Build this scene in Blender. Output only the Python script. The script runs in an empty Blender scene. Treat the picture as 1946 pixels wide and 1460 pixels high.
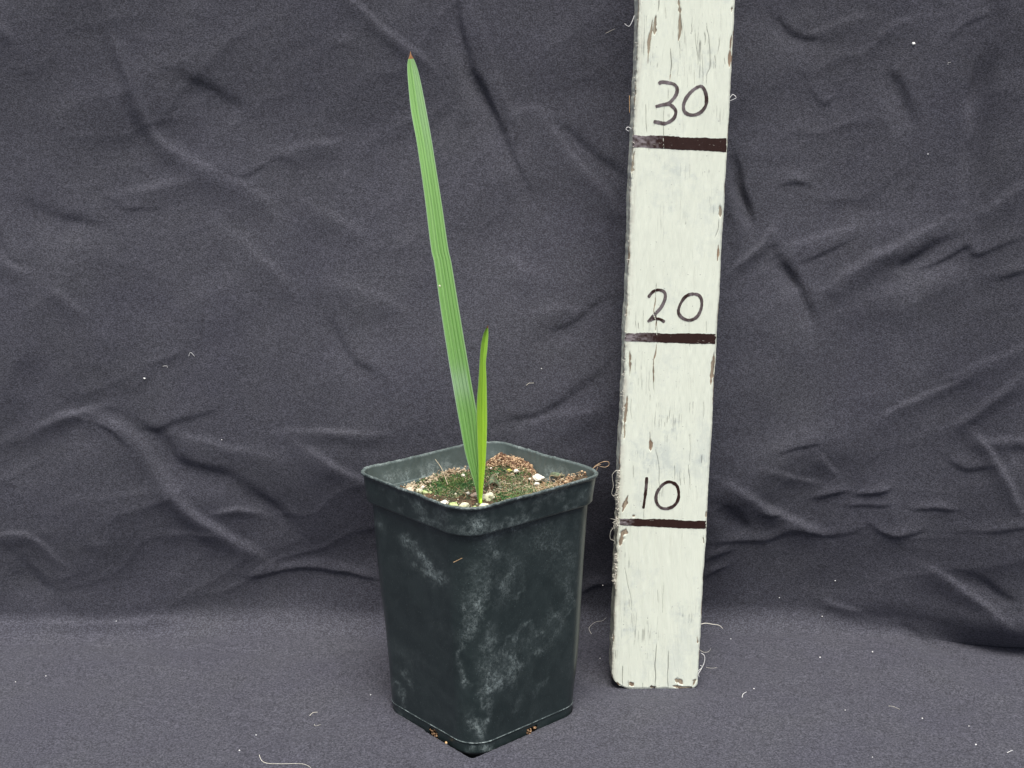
import bpy, math, random
import numpy as np
from mathutils import Vector

# ------------------------------------------------------------------ camera, world, sun, exposure
S = bpy.context.scene
U = 0.01                                   # everything below is thought in centimetres
F, PITCH, CH, CD, ROLL = 2327.5, 0.2094, 30.345, 60.13, -0.0108
cam_d = bpy.data.cameras.new('camera'); cam = bpy.data.objects.new('camera', cam_d)
S.collection.objects.link(cam); S.camera = cam
cam_d.sensor_width = 36; cam_d.lens = F / 1946 * 36; cam_d.clip_start = 0.01; cam_d.clip_end = 100
fw = np.array([0, math.cos(PITCH), -math.sin(PITCH)]); up0 = np.array([0, math.sin(PITCH), math.cos(PITCH)])
rt0 = np.array([1., 0, 0]); c_, s_ = math.cos(ROLL), math.sin(ROLL)
rt = c_ * rt0 + s_ * up0; up = -s_ * rt0 + c_ * up0
CAM = np.array([0, -CD, CH])
from mathutils import Matrix
m = Matrix(((rt[0], up[0], -fw[0]), (rt[1], up[1], -fw[1]), (rt[2], up[2], -fw[2])))
cam.matrix_world = Matrix.Translation(Vector(CAM * U)) @ m.to_4x4()
S.render.resolution_x, S.render.resolution_y = 1024, 768

SUN_EL, SUN_AZ = 66, 10                   # overcast: a very soft sun, in front of the cloth and a little left
W = bpy.data.worlds.new('World'); S.world = W; W.use_nodes = True
nt = W.node_tree; bg = nt.nodes['Background']
sky = nt.nodes.new('ShaderNodeTexSky'); sky.sky_type = 'NISHITA'; sky.sun_disc = False
sky.sun_elevation = math.radians(SUN_EL); sky.sun_rotation = math.radians(180 + SUN_AZ)
sky.air_density = 0.7; sky.dust_density = 4.0; sky.ozone_density = 0.6
nt.links.new(sky.outputs[0], bg.inputs[0]); bg.inputs[1].default_value = 0.05
sd = bpy.data.lights.new('sun', 'SUN'); sun = bpy.data.objects.new('sun', sd); S.collection.objects.link(sun)
sd.energy = 1.5; sd.angle = math.radians(30); sd.color = (1, .985, .96)
a, e = math.radians(SUN_AZ), math.radians(SUN_EL)
to_sun = Vector((math.sin(a) * math.cos(e), -math.cos(a) * math.cos(e), math.sin(e)))
sun.rotation_euler = to_sun.to_track_quat('Z', 'Y').to_euler()
S.view_settings.view_transform = 'Standard'; S.view_settings.look = 'None'
S.view_settings.exposure = 1.62; S.view_settings.gamma = 1; S.view_settings.use_curve_mapping = False

random.seed(7); RNG = np.random.default_rng(7)

# ------------------------------------------------------------------ helpers
def project(P):
    d = np.asarray(P, float) - CAM; z = d @ fw
    return np.stack([973 + F * (d @ rt) / z, 730 - F * (d @ up) / z], -1)
def ray(px, py):
    d = fw + rt * (px - 973) / F - up * (py - 730) / F
    return d
def hit_z(px, py, z):
    d = ray(px, py); return CAM + d * ((z - CAM[2]) / d[2])
def hit_y(px, py, y):
    d = ray(px, py); return CAM + d * ((y - CAM[1]) / d[1])

_TAB = {}
def vnoise(x, y, seed=0):
    if seed not in _TAB: _TAB[seed] = np.random.default_rng(seed).random((256, 256))
    T = _TAB[seed]
    x = np.asarray(x, float); y = np.asarray(y, float)
    xi = np.floor(x).astype(int); yi = np.floor(y).astype(int); fx = x - xi; fy = y - yi
    fx = fx * fx * fx * (fx * (fx * 6 - 15) + 10); fy = fy * fy * fy * (fy * (fy * 6 - 15) + 10)
    g = lambda i, j: T[i % 256, j % 256]
    return (g(xi, yi) * (1 - fx) * (1 - fy) + g(xi + 1, yi) * fx * (1 - fy) + g(xi, yi + 1) * (1 - fx) * fy + g(xi + 1, yi + 1) * fx * fy) * 2 - 1
def fbm(x, y, seed=0, n=4):
    s = 0; a = 1; t = 0
    for k in range(n):
        s = s + a * vnoise(x * 2 ** k + 17 * k, y * 2 ** k + 5 * k, seed + k); t += a; a *= .5
    return s / t
def sstep(a, b, x):
    t = np.clip((x - a) / (b - a), 0, 1); return t * t * (3 - 2 * t)

def smooth_poly(P, n=10, closed=False):
    P = np.array(P, float); m_ = len(P); out = []
    if m_ < 3 and not closed:
        return np.array([P[0] + (P[-1] - P[0]) * t for t in np.linspace(0, 1, n)])
    for i in range(m_ if closed else m_ - 1):
        g = (lambda j: P[j % m_]) if closed else (lambda j: P[min(max(j, 0), m_ - 1)])
        p0, p1, p2, p3 = g(i - 1), g(i), g(i + 1), g(i + 2)
        for t in np.linspace(0, 1, n, endpoint=False):
            out.append(.5 * (2 * p1 + (p2 - p0) * t + (2 * p0 - 5 * p1 + 4 * p2 - p3) * t * t + (3 * p1 - 3 * p2 + p3 - p0) * t ** 3))
    if not closed: out.append(P[-1])
    return np.array(out)

def seg_field(X, Y, poly):
    """signed distance to a polyline and parameter 0..1 along it"""
    best = np.full(X.shape, 1e9); sg = np.zeros(X.shape); par = np.zeros(X.shape)
    L = np.r_[0, np.cumsum(np.hypot(*(poly[1:] - poly[:-1]).T))]; T = L[-1] + 1e-9
    for i in range(len(poly) - 1):
        a, b = poly[i], poly[i + 1]; d = b - a; l2 = d @ d + 1e-12
        t = np.clip(((X - a[0]) * d[0] + (Y - a[1]) * d[1]) / l2, 0, 1)
        dx = X - (a[0] + t * d[0]); dy = Y - (a[1] + t * d[1]); q = np.hypot(dx, dy)
        k = q < best; best = np.where(k, q, best)
        sg = np.where(k, np.sign(d[0] * dy - d[1] * dx), sg); par = np.where(k, (L[i] + t * (L[i + 1] - L[i])) / T, par)
    return best, sg, par

def mesh_obj(name, verts, faces, mat=None, parent=None, smooth=True, attrs=None, loc=None, uv=None, cm=True):
    verts = np.asarray(verts, float) * (U if cm else 1)
    o_loc = np.zeros(3)
    if loc is not None: o_loc = np.asarray(loc, float) * U; verts = verts - o_loc
    if parent is not None: verts = verts - np.array(parent.location)
    me = bpy.data.meshes.new(name)
    if isinstance(faces, np.ndarray):
        n = len(faces); k = faces.shape[1]
        me.vertices.add(len(verts)); me.vertices.foreach_set('co', verts.astype(np.float32).ravel())
        me.loops.add(n * k); me.loops.foreach_set('vertex_index', faces.astype(np.int32).ravel())
        me.polygons.add(n); me.polygons.foreach_set('loop_start', np.arange(0, n * k, k, dtype=np.int32))
        me.polygons.foreach_set('loop_total', np.full(n, k, dtype=np.int32)); me.update(calc_edges=True); me.validate()
    else:
        me.from_pydata([tuple(v) for v in verts], [], faces); me.update()
    me.polygons.foreach_set('use_smooth', [smooth] * len(me.polygons))
    if attrs:
        for k, v in attrs.items():
            at = me.attributes.new(k, 'FLOAT', 'POINT'); at.data.foreach_set('value', np.asarray(v, np.float32).ravel())
    if mat: me.materials.append(mat)
    o = bpy.data.objects.new(name, me); S.collection.objects.link(o)
    if loc is not None: o.location = o_loc
    if parent is not None: o.parent = parent
    return o
def empty(name, loc):
    o = bpy.data.objects.new(name, None); S.collection.objects.link(o); o.location = [v * U for v in loc]; o.empty_display_size = .01
    return o
def tag(o, label=None, cat=None, group=None, kind=None):
    for k, v in (('label', label), ('category', cat), ('group', group), ('kind', kind)):
        if v: o[k] = v
    return o
def grid_faces(nr, nc, wrap=False):
    i, j = np.meshgrid(np.arange(nr - 1), np.arange(nc if wrap else nc - 1), indexing='ij')
    j2 = (j + 1) % nc
    return np.stack([i * nc + j, i * nc + j2, (i + 1) * nc + j2, (i + 1) * nc + j], -1).reshape(-1, 4)

class Acc:
    def __init__(s): s.v = []; s.f = []; s.n = 0
    def add(s, v, f): 
        s.v.append(np.asarray(v, float)); s.f += [tuple(int(q) + s.n for q in g) for g in f]; s.n += len(v)
    def build(s, name, mat, **k): return mesh_obj(name, np.concatenate(s.v), s.f, mat, **k)
def tube(acc, P, r0, r1=None, k=5):
    P = np.asarray(P, float); n = len(P); r1 = r0 if r1 is None else r1
    T = np.gradient(P, axis=0); T /= np.linalg.norm(T, axis=1)[:, None] + 1e-9
    ref = np.array([.31, .27, .91]); V = []
    for i in range(n):
        a = np.cross(T[i], ref); a /= np.linalg.norm(a) + 1e-9; b = np.cross(T[i], a)
        r = r0 + (r1 - r0) * i / (n - 1)
        for j in range(k):
            t = 2 * math.pi * j / k; V.append(P[i] + r * (a * math.cos(t) + b * math.sin(t)))
    fs = [(i * k + j, i * k + (j + 1) % k, (i + 1) * k + (j + 1) % k, (i + 1) * k + j) for i in range(n - 1) for j in range(k)]
    fs += [tuple(range(k - 1, -1, -1)), tuple((n - 1) * k + j for j in range(k))]
    acc.add(V, fs)
def ico():
    t = (1 + 5 ** .5) / 2
    v = np.array([(-1, t, 0), (1, t, 0), (-1, -t, 0), (1, -t, 0), (0, -1, t), (0, 1, t), (0, -1, -t), (0, 1, -t), (t, 0, -1), (t, 0, 1), (-t, 0, -1), (-t, 0, 1)], float)
    f = [(0, 11, 5), (0, 5, 1), (0, 1, 7), (0, 7, 10), (0, 10, 11), (1, 5, 9), (5, 11, 4), (11, 10, 2), (10, 7, 6), (7, 1, 8), (3, 9, 4), (3, 4, 2), (3, 2, 6), (3, 6, 8), (3, 8, 9), (4, 9, 5), (2, 4, 11), (6, 2, 10), (8, 6, 7), (9, 8, 1)]
    return v / np.linalg.norm(v[0]), f
def subdiv(v, f):
    v = [tuple(q) for q in v]; c = {}; out = []
    def mid(a, b):
        k = (min(a, b), max(a, b))
        if k not in c:
            q = np.array(v[a]) + np.array(v[b]); q /= np.linalg.norm(q); c[k] = len(v); v.append(tuple(q))
        return c[k]
    for a, b, d in f:
        x, y, z = mid(a, b), mid(b, d), mid(d, a); out += [(a, x, z), (b, y, x), (d, z, y), (x, y, z)]
    return np.array(v), out
ICO0 = ico(); ICO1 = subdiv(*ICO0); ICO2 = subdiv(*ICO1); ICO3 = subdiv(*ICO2)
def rock(acc, c, r, amp=.2, base=ICO3, rng=RNG, fine=.04):
    V, f = base; V = V.copy(); s = rng.random(3) * 50
    d = 1 + amp * (vnoise(V[:, 0] * 1.3 + s[0], V[:, 1] * 1.3 + V[:, 2] * 1.1 + s[1], 3) + .5 * vnoise(V[:, 0] * 2.6 + s[2], V[:, 2] * 2.6 - V[:, 1] + s[0], 4)) \
        + fine * vnoise(V[:, 0] * 9 + s[1], V[:, 1] * 9 + V[:, 2] * 7 + s[2], 5)
    acc.add(V * d[:, None] * np.asarray(r) + np.asarray(c), f)

# ------------------------------------------------------------------ node helpers
def mat_new(name):
    M = bpy.data.materials.new(name); M.use_nodes = True; t = M.node_tree
    return M, t, t.nodes['Principled BSDF'], t.nodes['Material Output']
def nd(t, typ, **k):
    n = t.nodes.new(typ)
    for a, b in k.items(): setattr(n, a, b)
    return n
def lk(t, a, b): t.links.new(a, b)
def noise(t, scale, detail=4, rough=.5, vec=None, dist=0):
    n = nd(t, 'ShaderNodeTexNoise'); n.inputs['Scale'].default_value = scale; n.inputs['Detail'].default_value = detail
    n.inputs['Roughness'].default_value = rough; n.inputs['Distortion'].default_value = dist
    if vec is not None: lk(t, vec, n.inputs['Vector'])
    return n.outputs['Fac']
def mapping(t, scale=(1, 1, 1), rot=(0, 0, 0), src='Object'):
    tc = nd(t, 'ShaderNodeTexCoord'); mp = nd(t, 'ShaderNodeMapping'); mp.inputs['Scale'].default_value = scale; mp.inputs['Rotation'].default_value = rot
    lk(t, tc.outputs[src], mp.inputs['Vector']); return mp.outputs[0]
def ramp(t, fac, stops):
    r = nd(t, 'ShaderNodeValToRGB'); el = r.color_ramp.elements
    while len(el) < len(stops): el.new(.5)
    for e_, (p, c) in zip(el, stops):
        e_.position = p; e_.color = (c, c, c, 1) if isinstance(c, (int, float)) else (*c, 1)
    lk(t, fac, r.inputs[0]); return r.outputs[0]
def mth(t, op, a, b=None, clamp=False):
    n = nd(t, 'ShaderNodeMath', operation=op, use_clamp=clamp)
    for i, q in enumerate((a, b)):
        if q is None: continue
        if isinstance(q, (int, float)): n.inputs[i].default_value = q
        else: lk(t, q, n.inputs[i])
    return n.outputs[0]
def mix(t, fac, a, b, typ='MIX'):
    n = nd(t, 'ShaderNodeMix', data_type='RGBA', blend_type=typ)
    for i, q in ((0, fac), (6, a), (7, b)):
        if isinstance(q, (int, float)): n.inputs[i].default_value = q
        elif isinstance(q, tuple): n.inputs[i].default_value = (*q, 1)
        else: lk(t, q, n.inputs[i])
    return n.outputs[2]
def attr(t, name):
    n = nd(t, 'ShaderNodeAttribute'); n.attribute_name = name; return n.outputs['Fac']
def bump(t, h, strength, dist, bsdf):
    b = nd(t, 'ShaderNodeBump'); b.inputs['Strength'].default_value = strength; b.inputs['Distance'].default_value = dist
    lk(t, h, b.inputs['Height']); lk(t, b.outputs[0], bsdf.inputs['Normal']); return b
def rgb(r, g, b):                            # display value 0..255 to linear
    f = lambda c: ((c / 255 + .055) / 1.055) ** 2.4 if c > 10 else c / 255 / 12.92
    return (f(r), f(g), f(b))

# ------------------------------------------------------------------ materials
def m_cloth():
    M, t, b, o = mat_new('dark_cloth')
    fa = mapping(t, (900, 900, 2600)); n1 = noise(t, 1, 3, .6, fa)          # horizontal threads on the hanging part
    fb = mapping(t, (1500, 1500, 1500)); n2 = noise(t, 1, 2, .6, fb)
    fc = mapping(t, (1, 1, 1)); n3 = noise(t, 22, 5, .55, fc)
    n5 = noise(t, 1, 3, .7, mapping(t, (260, 260, 420)))
    w = mth(t, 'ADD', mth(t, 'MULTIPLY', n1, .55), mth(t, 'MULTIPLY', n2, .45))
    thr = ramp(t, w, [(.40, .55), (.5, .96), (.60, 1.6)])
    col = mix(t, n3, (.054, .0535, .069), (.067, .068, .0755))
    mot = ramp(t, n5, [(.3, .86), (.7, 1.15)])
    c2 = mix(t, 1.0, col, thr, 'MULTIPLY'); c3 = mix(t, 1.0, c2, mot, 'MULTIPLY')
    lk(t, c3, b.inputs['Base Color']); b.inputs['Roughness'].default_value = .95
    b.inputs['Specular IOR Level'].default_value = .15
    b.inputs['Sheen Weight'].default_value = .10; b.inputs['Sheen Roughness'].default_value = .45; b.inputs['Sheen Tint'].default_value = (.78, .78, .95, 1)
    n4 = noise(t, 1, 4, .6, mapping(t, (90, 90, 160)))
    h = mth(t, 'ADD', mth(t, 'MULTIPLY', w, .00035), mth(t, 'MULTIPLY', n4, .00025))
    bp = bump(t, h, .8, 1.0, b)
    return M
def m_wood():
    M, t, b, o = mat_new('peeling_white_paint_on_wood')
    vs = mapping(t, (1, 1, .06)); vs2 = mapping(t, (1, 1, .12)); v1 = mapping(t)
    grain = noise(t, 900, 5, .6, vs); g2 = noise(t, 420, 4, .55, vs2)
    sm = noise(t, 45, 6, .62, mapping(t, (1, 1, .45))); sm2 = noise(t, 260, 7, .75, v1)
    smud = ramp(t, mth(t, 'ADD', mth(t, 'MULTIPLY', sm, .6), mth(t, 'MULTIPLY', sm2, .4)), [(.50, 0), (.60, 1)])
    crk = attr(t, 'crack'); peel = attr(t, 'peel'); grime = attr(t, 'grime'); edge = attr(t, 'edge')
    paint = mix(t, sm, (.69, .73, .60), (.745, .78, .655))
    paint = mix(t, mth(t, 'MULTIPLY', smud, mth(t, 'ADD', .36, mth(t, 'MULTIPLY', grime, .6)), True), paint, (.50, .55, .50))
    hair = ramp(t, grain, [(.62, 0), (.70, 1)])
    paint = mix(t, mth(t, 'MULTIPLY', hair, mth(t, 'ADD', .13, mth(t, 'MULTIPLY', grime, .35))), paint, (.24, .23, .19))
    spots = ramp(t, noise(t, 700, 2, .5, v1), [(.72, 0), (.76, 1)])
    paint = mix(t, mth(t, 'MULTIPLY', spots, .6), paint, (.22, .22, .20))
    paint = mix(t, mth(t, 'MULTIPLY', edge, ramp(t, mth(t, 'ADD', mth(t, 'MULTIPLY', g2, .6), mth(t, 'MULTIPLY', sm2, .4)), [(.42, 0), (.58, .8)])), paint, (.47, .44, .36))
    wood = mix(t, g2, rgb(112, 92, 74), rgb(178, 156, 130)); wood = mix(t, ramp(t, noise(t, 30, 3, .6, v1), [(.42, 0), (.6, .85)]), wood, rgb(162, 156, 136))
    wood = mix(t, mth(t, 'MULTIPLY', ramp(t, grain, [(.4, 1), (.55, 0)]), .5), wood, rgb(80, 62, 50))
    pe = ramp(t, mth(t, 'ADD', peel, mth(t, 'ADD', mth(t, 'MULTIPLY', mth(t, 'SUBTRACT', sm2, .5), 1.1), mth(t, 'MULTIPLY', mth(t, 'SUBTRACT', g2, .5), 1.3))), [(.47, 0), (.53, 1)])
    c = mix(t, pe, paint, wood)
    c = mix(t, mth(t, 'MULTIPLY', crk, 1, True), c, (.055, .050, .042))
    lk(t, c, b.inputs['Base Color']); b.inputs['Roughness'].default_value = .62
    b.inputs['Specular IOR Level'].default_value = .35
    h = mth(t, 'SUBTRACT', mth(t, 'MULTIPLY', grain, .12), mth(t, 'ADD', mth(t, 'MULTIPLY', pe, .35), mth(t, 'MULTIPLY', hair, .12)))
    bump(t, mth(t, 'ADD', h, mth(t, 'MULTIPLY', sm2, .2)), .5, .0009, b)
    return M
def m_ink():
    M, t, b, o = mat_new('faded_brown_marker_ink')
    v1 = mapping(t, (1, 1, .5)); n = noise(t, 420, 6, .7, v1)
    fd = attr(t, 'fade')
    f = ramp(t, mth(t, 'ADD', mth(t, 'MULTIPLY', fd, .55), mth(t, 'MULTIPLY', n, .6)), [(.42, 0), (.85, 1)])
    c = mix(t, f, (.028, .0115, .0085), (.25, .22, .225))
    chip = ramp(t, noise(t, 1100, 4, .6, mapping(t, (.35, 1, 1))), [(.665, 0), (.70, .75)])
    c = mix(t, chip, c, (.42, .40, .35))
    lk(t, c, b.inputs['Base Color']); b.inputs['Roughness'].default_value = .55; b.inputs['Specular IOR Level'].default_value = .25; bump(t, n, .3, .0004, b)
    return M
def m_pot():
    M, t, b, o = mat_new('dusty_dark_green_plastic')
    v = mapping(t); d = attr(t, 'dust_and_highlight'); inn = attr(t, 'inside')
    n1 = noise(t, 260, 6, .72, v, 1.4); n2 = noise(t, 90, 5, .6, v, .8); n3 = noise(t, 900, 3, .6, v)
    wob = nd(t, 'ShaderNodeTexVoronoi', feature='DISTANCE_TO_EDGE'); wob.inputs['Scale'].default_value = 420
    vv = nd(t, 'ShaderNodeVectorMath', operation='ADD'); nn = nd(t, 'ShaderNodeTexNoise'); nn.inputs['Scale'].default_value = 180
    sc = nd(t, 'ShaderNodeVectorMath', operation='SCALE'); sc.inputs['Scale'].default_value = .008
    lk(t, v, nn.inputs['Vector']); lk(t, nn.outputs['Color'], sc.inputs[0]); lk(t, v, vv.inputs[0]); lk(t, sc.outputs[0], vv.inputs[1]); lk(t, vv.outputs[0], wob.inputs['Vector'])
    cr = ramp(t, wob.outputs['Distance'], [(.0, 1), (.10, 0)])
    n6 = noise(t, 700, 5, .75, v, 1.0); tex = mth(t, 'ADD', mth(t, 'MULTIPLY', ramp(t, mth(t, 'ADD', mth(t, 'MULTIPLY', n1, .5), mth(t, 'MULTIPLY', n6, .5)), [(.47, 0), (.58, 1)]), .62), mth(t, 'MULTIPLY', cr, .28))
    base = mix(t, n2, (.0125, .0205, .0205), (.019, .029, .0285))
    base = mix(t, inn, base, (.085, .110, .102))
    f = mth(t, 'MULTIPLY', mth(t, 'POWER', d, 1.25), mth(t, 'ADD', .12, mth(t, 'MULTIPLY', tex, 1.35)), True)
    haze = mth(t, 'MULTIPLY', ramp(t, n2, [(.42, 0), (.75, 1)]), .05)
    fleck = ramp(t, noise(t, 1500, 2, .6, v), [(.66, 0), (.74, .55)])
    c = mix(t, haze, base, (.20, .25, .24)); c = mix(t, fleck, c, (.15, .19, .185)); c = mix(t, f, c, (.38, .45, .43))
    lk(t, c, b.inputs['Base Color'])
    lk(t, mth(t, 'ADD', .34, mth(t, 'MULTIPLY', f, .4), True), b.inputs['Roughness'])
    b.inputs['Specular IOR Level'].default_value = .5
    bump(t, mth(t, 'ADD', mth(t, 'MULTIPLY', n3, .25), mth(t, 'MULTIPLY', f, .6)), .35, .0006, b)
    return M
def m_leaf(name, lo, hi, ridge, stripes=9):
    M, t, b, o = mat_new(name)
    u = attr(t, 'across'); al = attr(t, 'along')
    tc = nd(t, 'ShaderNodeCombineXYZ'); lk(t, mth(t, 'MULTIPLY', u, 11), tc.inputs[0]); lk(t, mth(t, 'MULTIPLY', al, .7), tc.inputs[1])
    n = noise(t, 1.7, 4, .65, tc.outputs[0])
    tc2 = nd(t, 'ShaderNodeCombineXYZ'); lk(t, mth(t, 'MULTIPLY', u, 26), tc2.inputs[0]); lk(t, mth(t, 'MULTIPLY', al, 2.0), tc2.inputs[1])
    n2 = noise(t, 1.2, 4, .65, tc2.outputs[0])
    c = mix(t, al, lo, hi)
    c = mix(t, ramp(t, n, [(.42, 0), (.64, .65)]), c, ridge)
    c = mix(t, ramp(t, n2, [(.36, .45), (.48, 0)]), c, tuple(q * .6 for q in lo))
    c = mix(t, mth(t, 'MULTIPLY', attr(t, 'vein_and_shade'), mth(t, 'ADD', .38, mth(t, 'MULTIPLY', n2, .4))), c, tuple(q * .38 for q in lo))
    c = mix(t, mth(t, 'MULTIPLY', attr(t, 'bloom'), ramp(t, n2, [(.3, .4), (.6, 1)])), c, (.42, .58, .40))
    pts = ramp(t, noise(t, 1100, 2, .5, mapping(t)), [(.74, 0), (.77, .7)]); c = mix(t, pts, c, (.5, .62, .4))
    lk(t, c, b.inputs['Base Color']); b.inputs['Roughness'].default_value = .42; b.inputs['Specular IOR Level'].default_value = .45
    tr = nd(t, 'ShaderNodeBsdfTranslucent'); lk(t, c, tr.inputs[0]); ms = nd(t, 'ShaderNodeMixShader'); ms.inputs[0].default_value = .22
    lk(t, b.outputs[0], ms.inputs[1]); lk(t, tr.outputs[0], ms.inputs[2]); lk(t, ms.outputs[0], o.inputs['Surface'])
    bump(t, mth(t, 'ADD', n2, n), .4, .0004, b)
    return M
def m_var(name, c1, c2, scale=300, rough=.8, bumpd=.0005, bs=.5, c3=None, sss=0):
    M, t, b, o = mat_new(name); v = mapping(t); n = noise(t, scale, 5, .65, v); n2 = noise(t, scale * .35, 3, .6, v)
    c = mix(t, ramp(t, n, [(.35, 0), (.65, 1)]), c1, c2)
    if c3: c = mix(t, ramp(t, n2, [(.45, 0), (.62, .8)]), c, c3)
    lk(t, c, b.inputs['Base Color']); b.inputs['Roughness'].default_value = rough; b.inputs['Specular IOR Level'].default_value = .25
    bump(t, n, bs, bumpd, b); return M

MC, MW, MI, MP = m_cloth(), m_wood(), m_ink(), m_pot()
ML1 = m_leaf('broad_leaf_green', (.135, .36, .042), (.31, .60, .17), (.40, .68, .24))
ML2 = m_leaf('young_leaf_green', (.40, .68, .018), (.22, .48, .055), (.48, .74, .06))
M_TIP = m_var('dry_leaf_tip', (.42, .24, .11), (.30, .13, .06), 900)
M_SOIL = m_var('potting_soil', (.030, .020, .012), (.12, .085, .05), 420, c3=(.035, .055, .025))
M_COIR = m_var('coir_brown', (.31, .19, .10), (.62, .46, .29), 260)
M_COIR2 = m_var('coir_dark_brown', (.055, .026, .014), (.26, .15, .09), 260)
M_STRAW = m_var('pale_straw', (.56, .44, .28), (.74, .66, .46), 260)
M_MOSS = m_var('moss_green', (.028, .10, .036), (.12, .24, .075), 300, c3=(.18, .26, .08))
M_MOSS2 = m_var('lichen_green', (.13, .17, .09), (.33, .36, .20), 300)
M_PEB = m_var('cream_pebble', (.60, .57, .40), (.78, .76, .60), 330, c3=(.42, .44, .24))
M_PEBW = m_var('white_pebble', (.76, .71, .58), (.86, .82, .70), 330)
M_PEBG = m_var('algae_green_pebble', (.30, .42, .12), (.58, .64, .34), 330)
M_PEBY = m_var('yellow_pebble', (.44, .42, .07), (.56, .54, .16), 330)
M_PEBP = m_var('pinkish_pebble', (.62, .45, .32), (.70, .60, .46), 330)
M_DEAD = m_var('withered_leaf', (.07, .11, .06), (.22, .27, .17), 500, c3=(.17, .13, .08))
M_LINT = m_var('white_lint', (.70, .70, .68), (.82, .82, .78), 300)
M_FIB = m_var('pale_frayed_fibre', (.58, .55, .46), (.76, .74, .64), 500)
M_DARK = m_var('dark_soil_in_hole', (.012, .008, .005), (.07, .04, .02), 600)
M_GRIT = m_var('brown_grit', (.05, .022, .01), (.46, .29, .16), 420)
M_AMB = m_var('ochre_grit', (.50, .30, .12), (.62, .44, .25), 500)

# ------------------------------------------------------------------ the cloth: floor, cove, hanging part
YW, RC = 10.75, 1.5; YC = YW - RC; ARC = RC * math.pi / 2
def shift(x, v):                            # the hanging part comes forward towards the right
    k = sstep(YC - 3, YC + ARC + 1, v)
    zz_ = np.clip(v - YC - ARC + RC, 0, None); sag = -(2.5 * np.exp(-((x - 1) / 13.) ** 2) + .9) * (sstep(.6, 12, zz_) - .8 * sstep(13, 32, zz_))
    return k * (sag + .35 * np.sin(x * .33 + 1) + .2 * np.sin(x * .83)) - k * (2.0 * sstep(12, 22, x) + 3.2 * sstep(19, 30, x) + .25 * np.sin(x * .21 + .5) + .9 * sstep(24, 40, x))
def profile(x, v):
    x = np.asarray(x, float); v = np.asarray(v, float)
    an = np.clip((v - YC) / RC, 0, math.pi / 2)
    y = np.where(v < YC, v, YC + RC * np.sin(an)); z = np.where(v < YC, 0, RC * (1 - np.cos(an))) + np.clip(v - YC - ARC, 0, None)
    ny, nz = -np.sin(an), np.cos(an)
    return np.stack([x, y + shift(x, v), z], -1), np.stack([0 * x, ny, nz], -1)
_vt = np.r_[np.linspace(-12, YC, 400), np.linspace(YC + .01, 60, 1500)]
def px2xv(px, py):
    x = 0.
    for _ in range(5):
        P, _n = profile(np.full(_vt.shape, x), _vt); q = project(P)
        i = np.argmin(np.abs(q[:, 1] - py)); v = _vt[i]
        P0 = P[i]; z = (P0 - CAM) @ fw
        x += (px - q[i, 0]) * z / F
    return x, v
xs = np.unique(np.round(np.r_[np.arange(-60, -34, .5), np.arange(-34, -8, .12), np.arange(-8, 5, .055), np.arange(5, 34, .12), np.arange(34, 60.1, .5)], 4))
vs_ = np.unique(np.round(np.r_[np.arange(-70, -9, 1.), np.arange(-9, -6.2, .12), np.arange(-6.2, 6.5, .055), np.arange(6.5, 48, .115), np.arange(48, 66, .6)], 4))
X, V = np.meshgrid(xs, vs_)
H = np.zeros_like(X)
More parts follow.
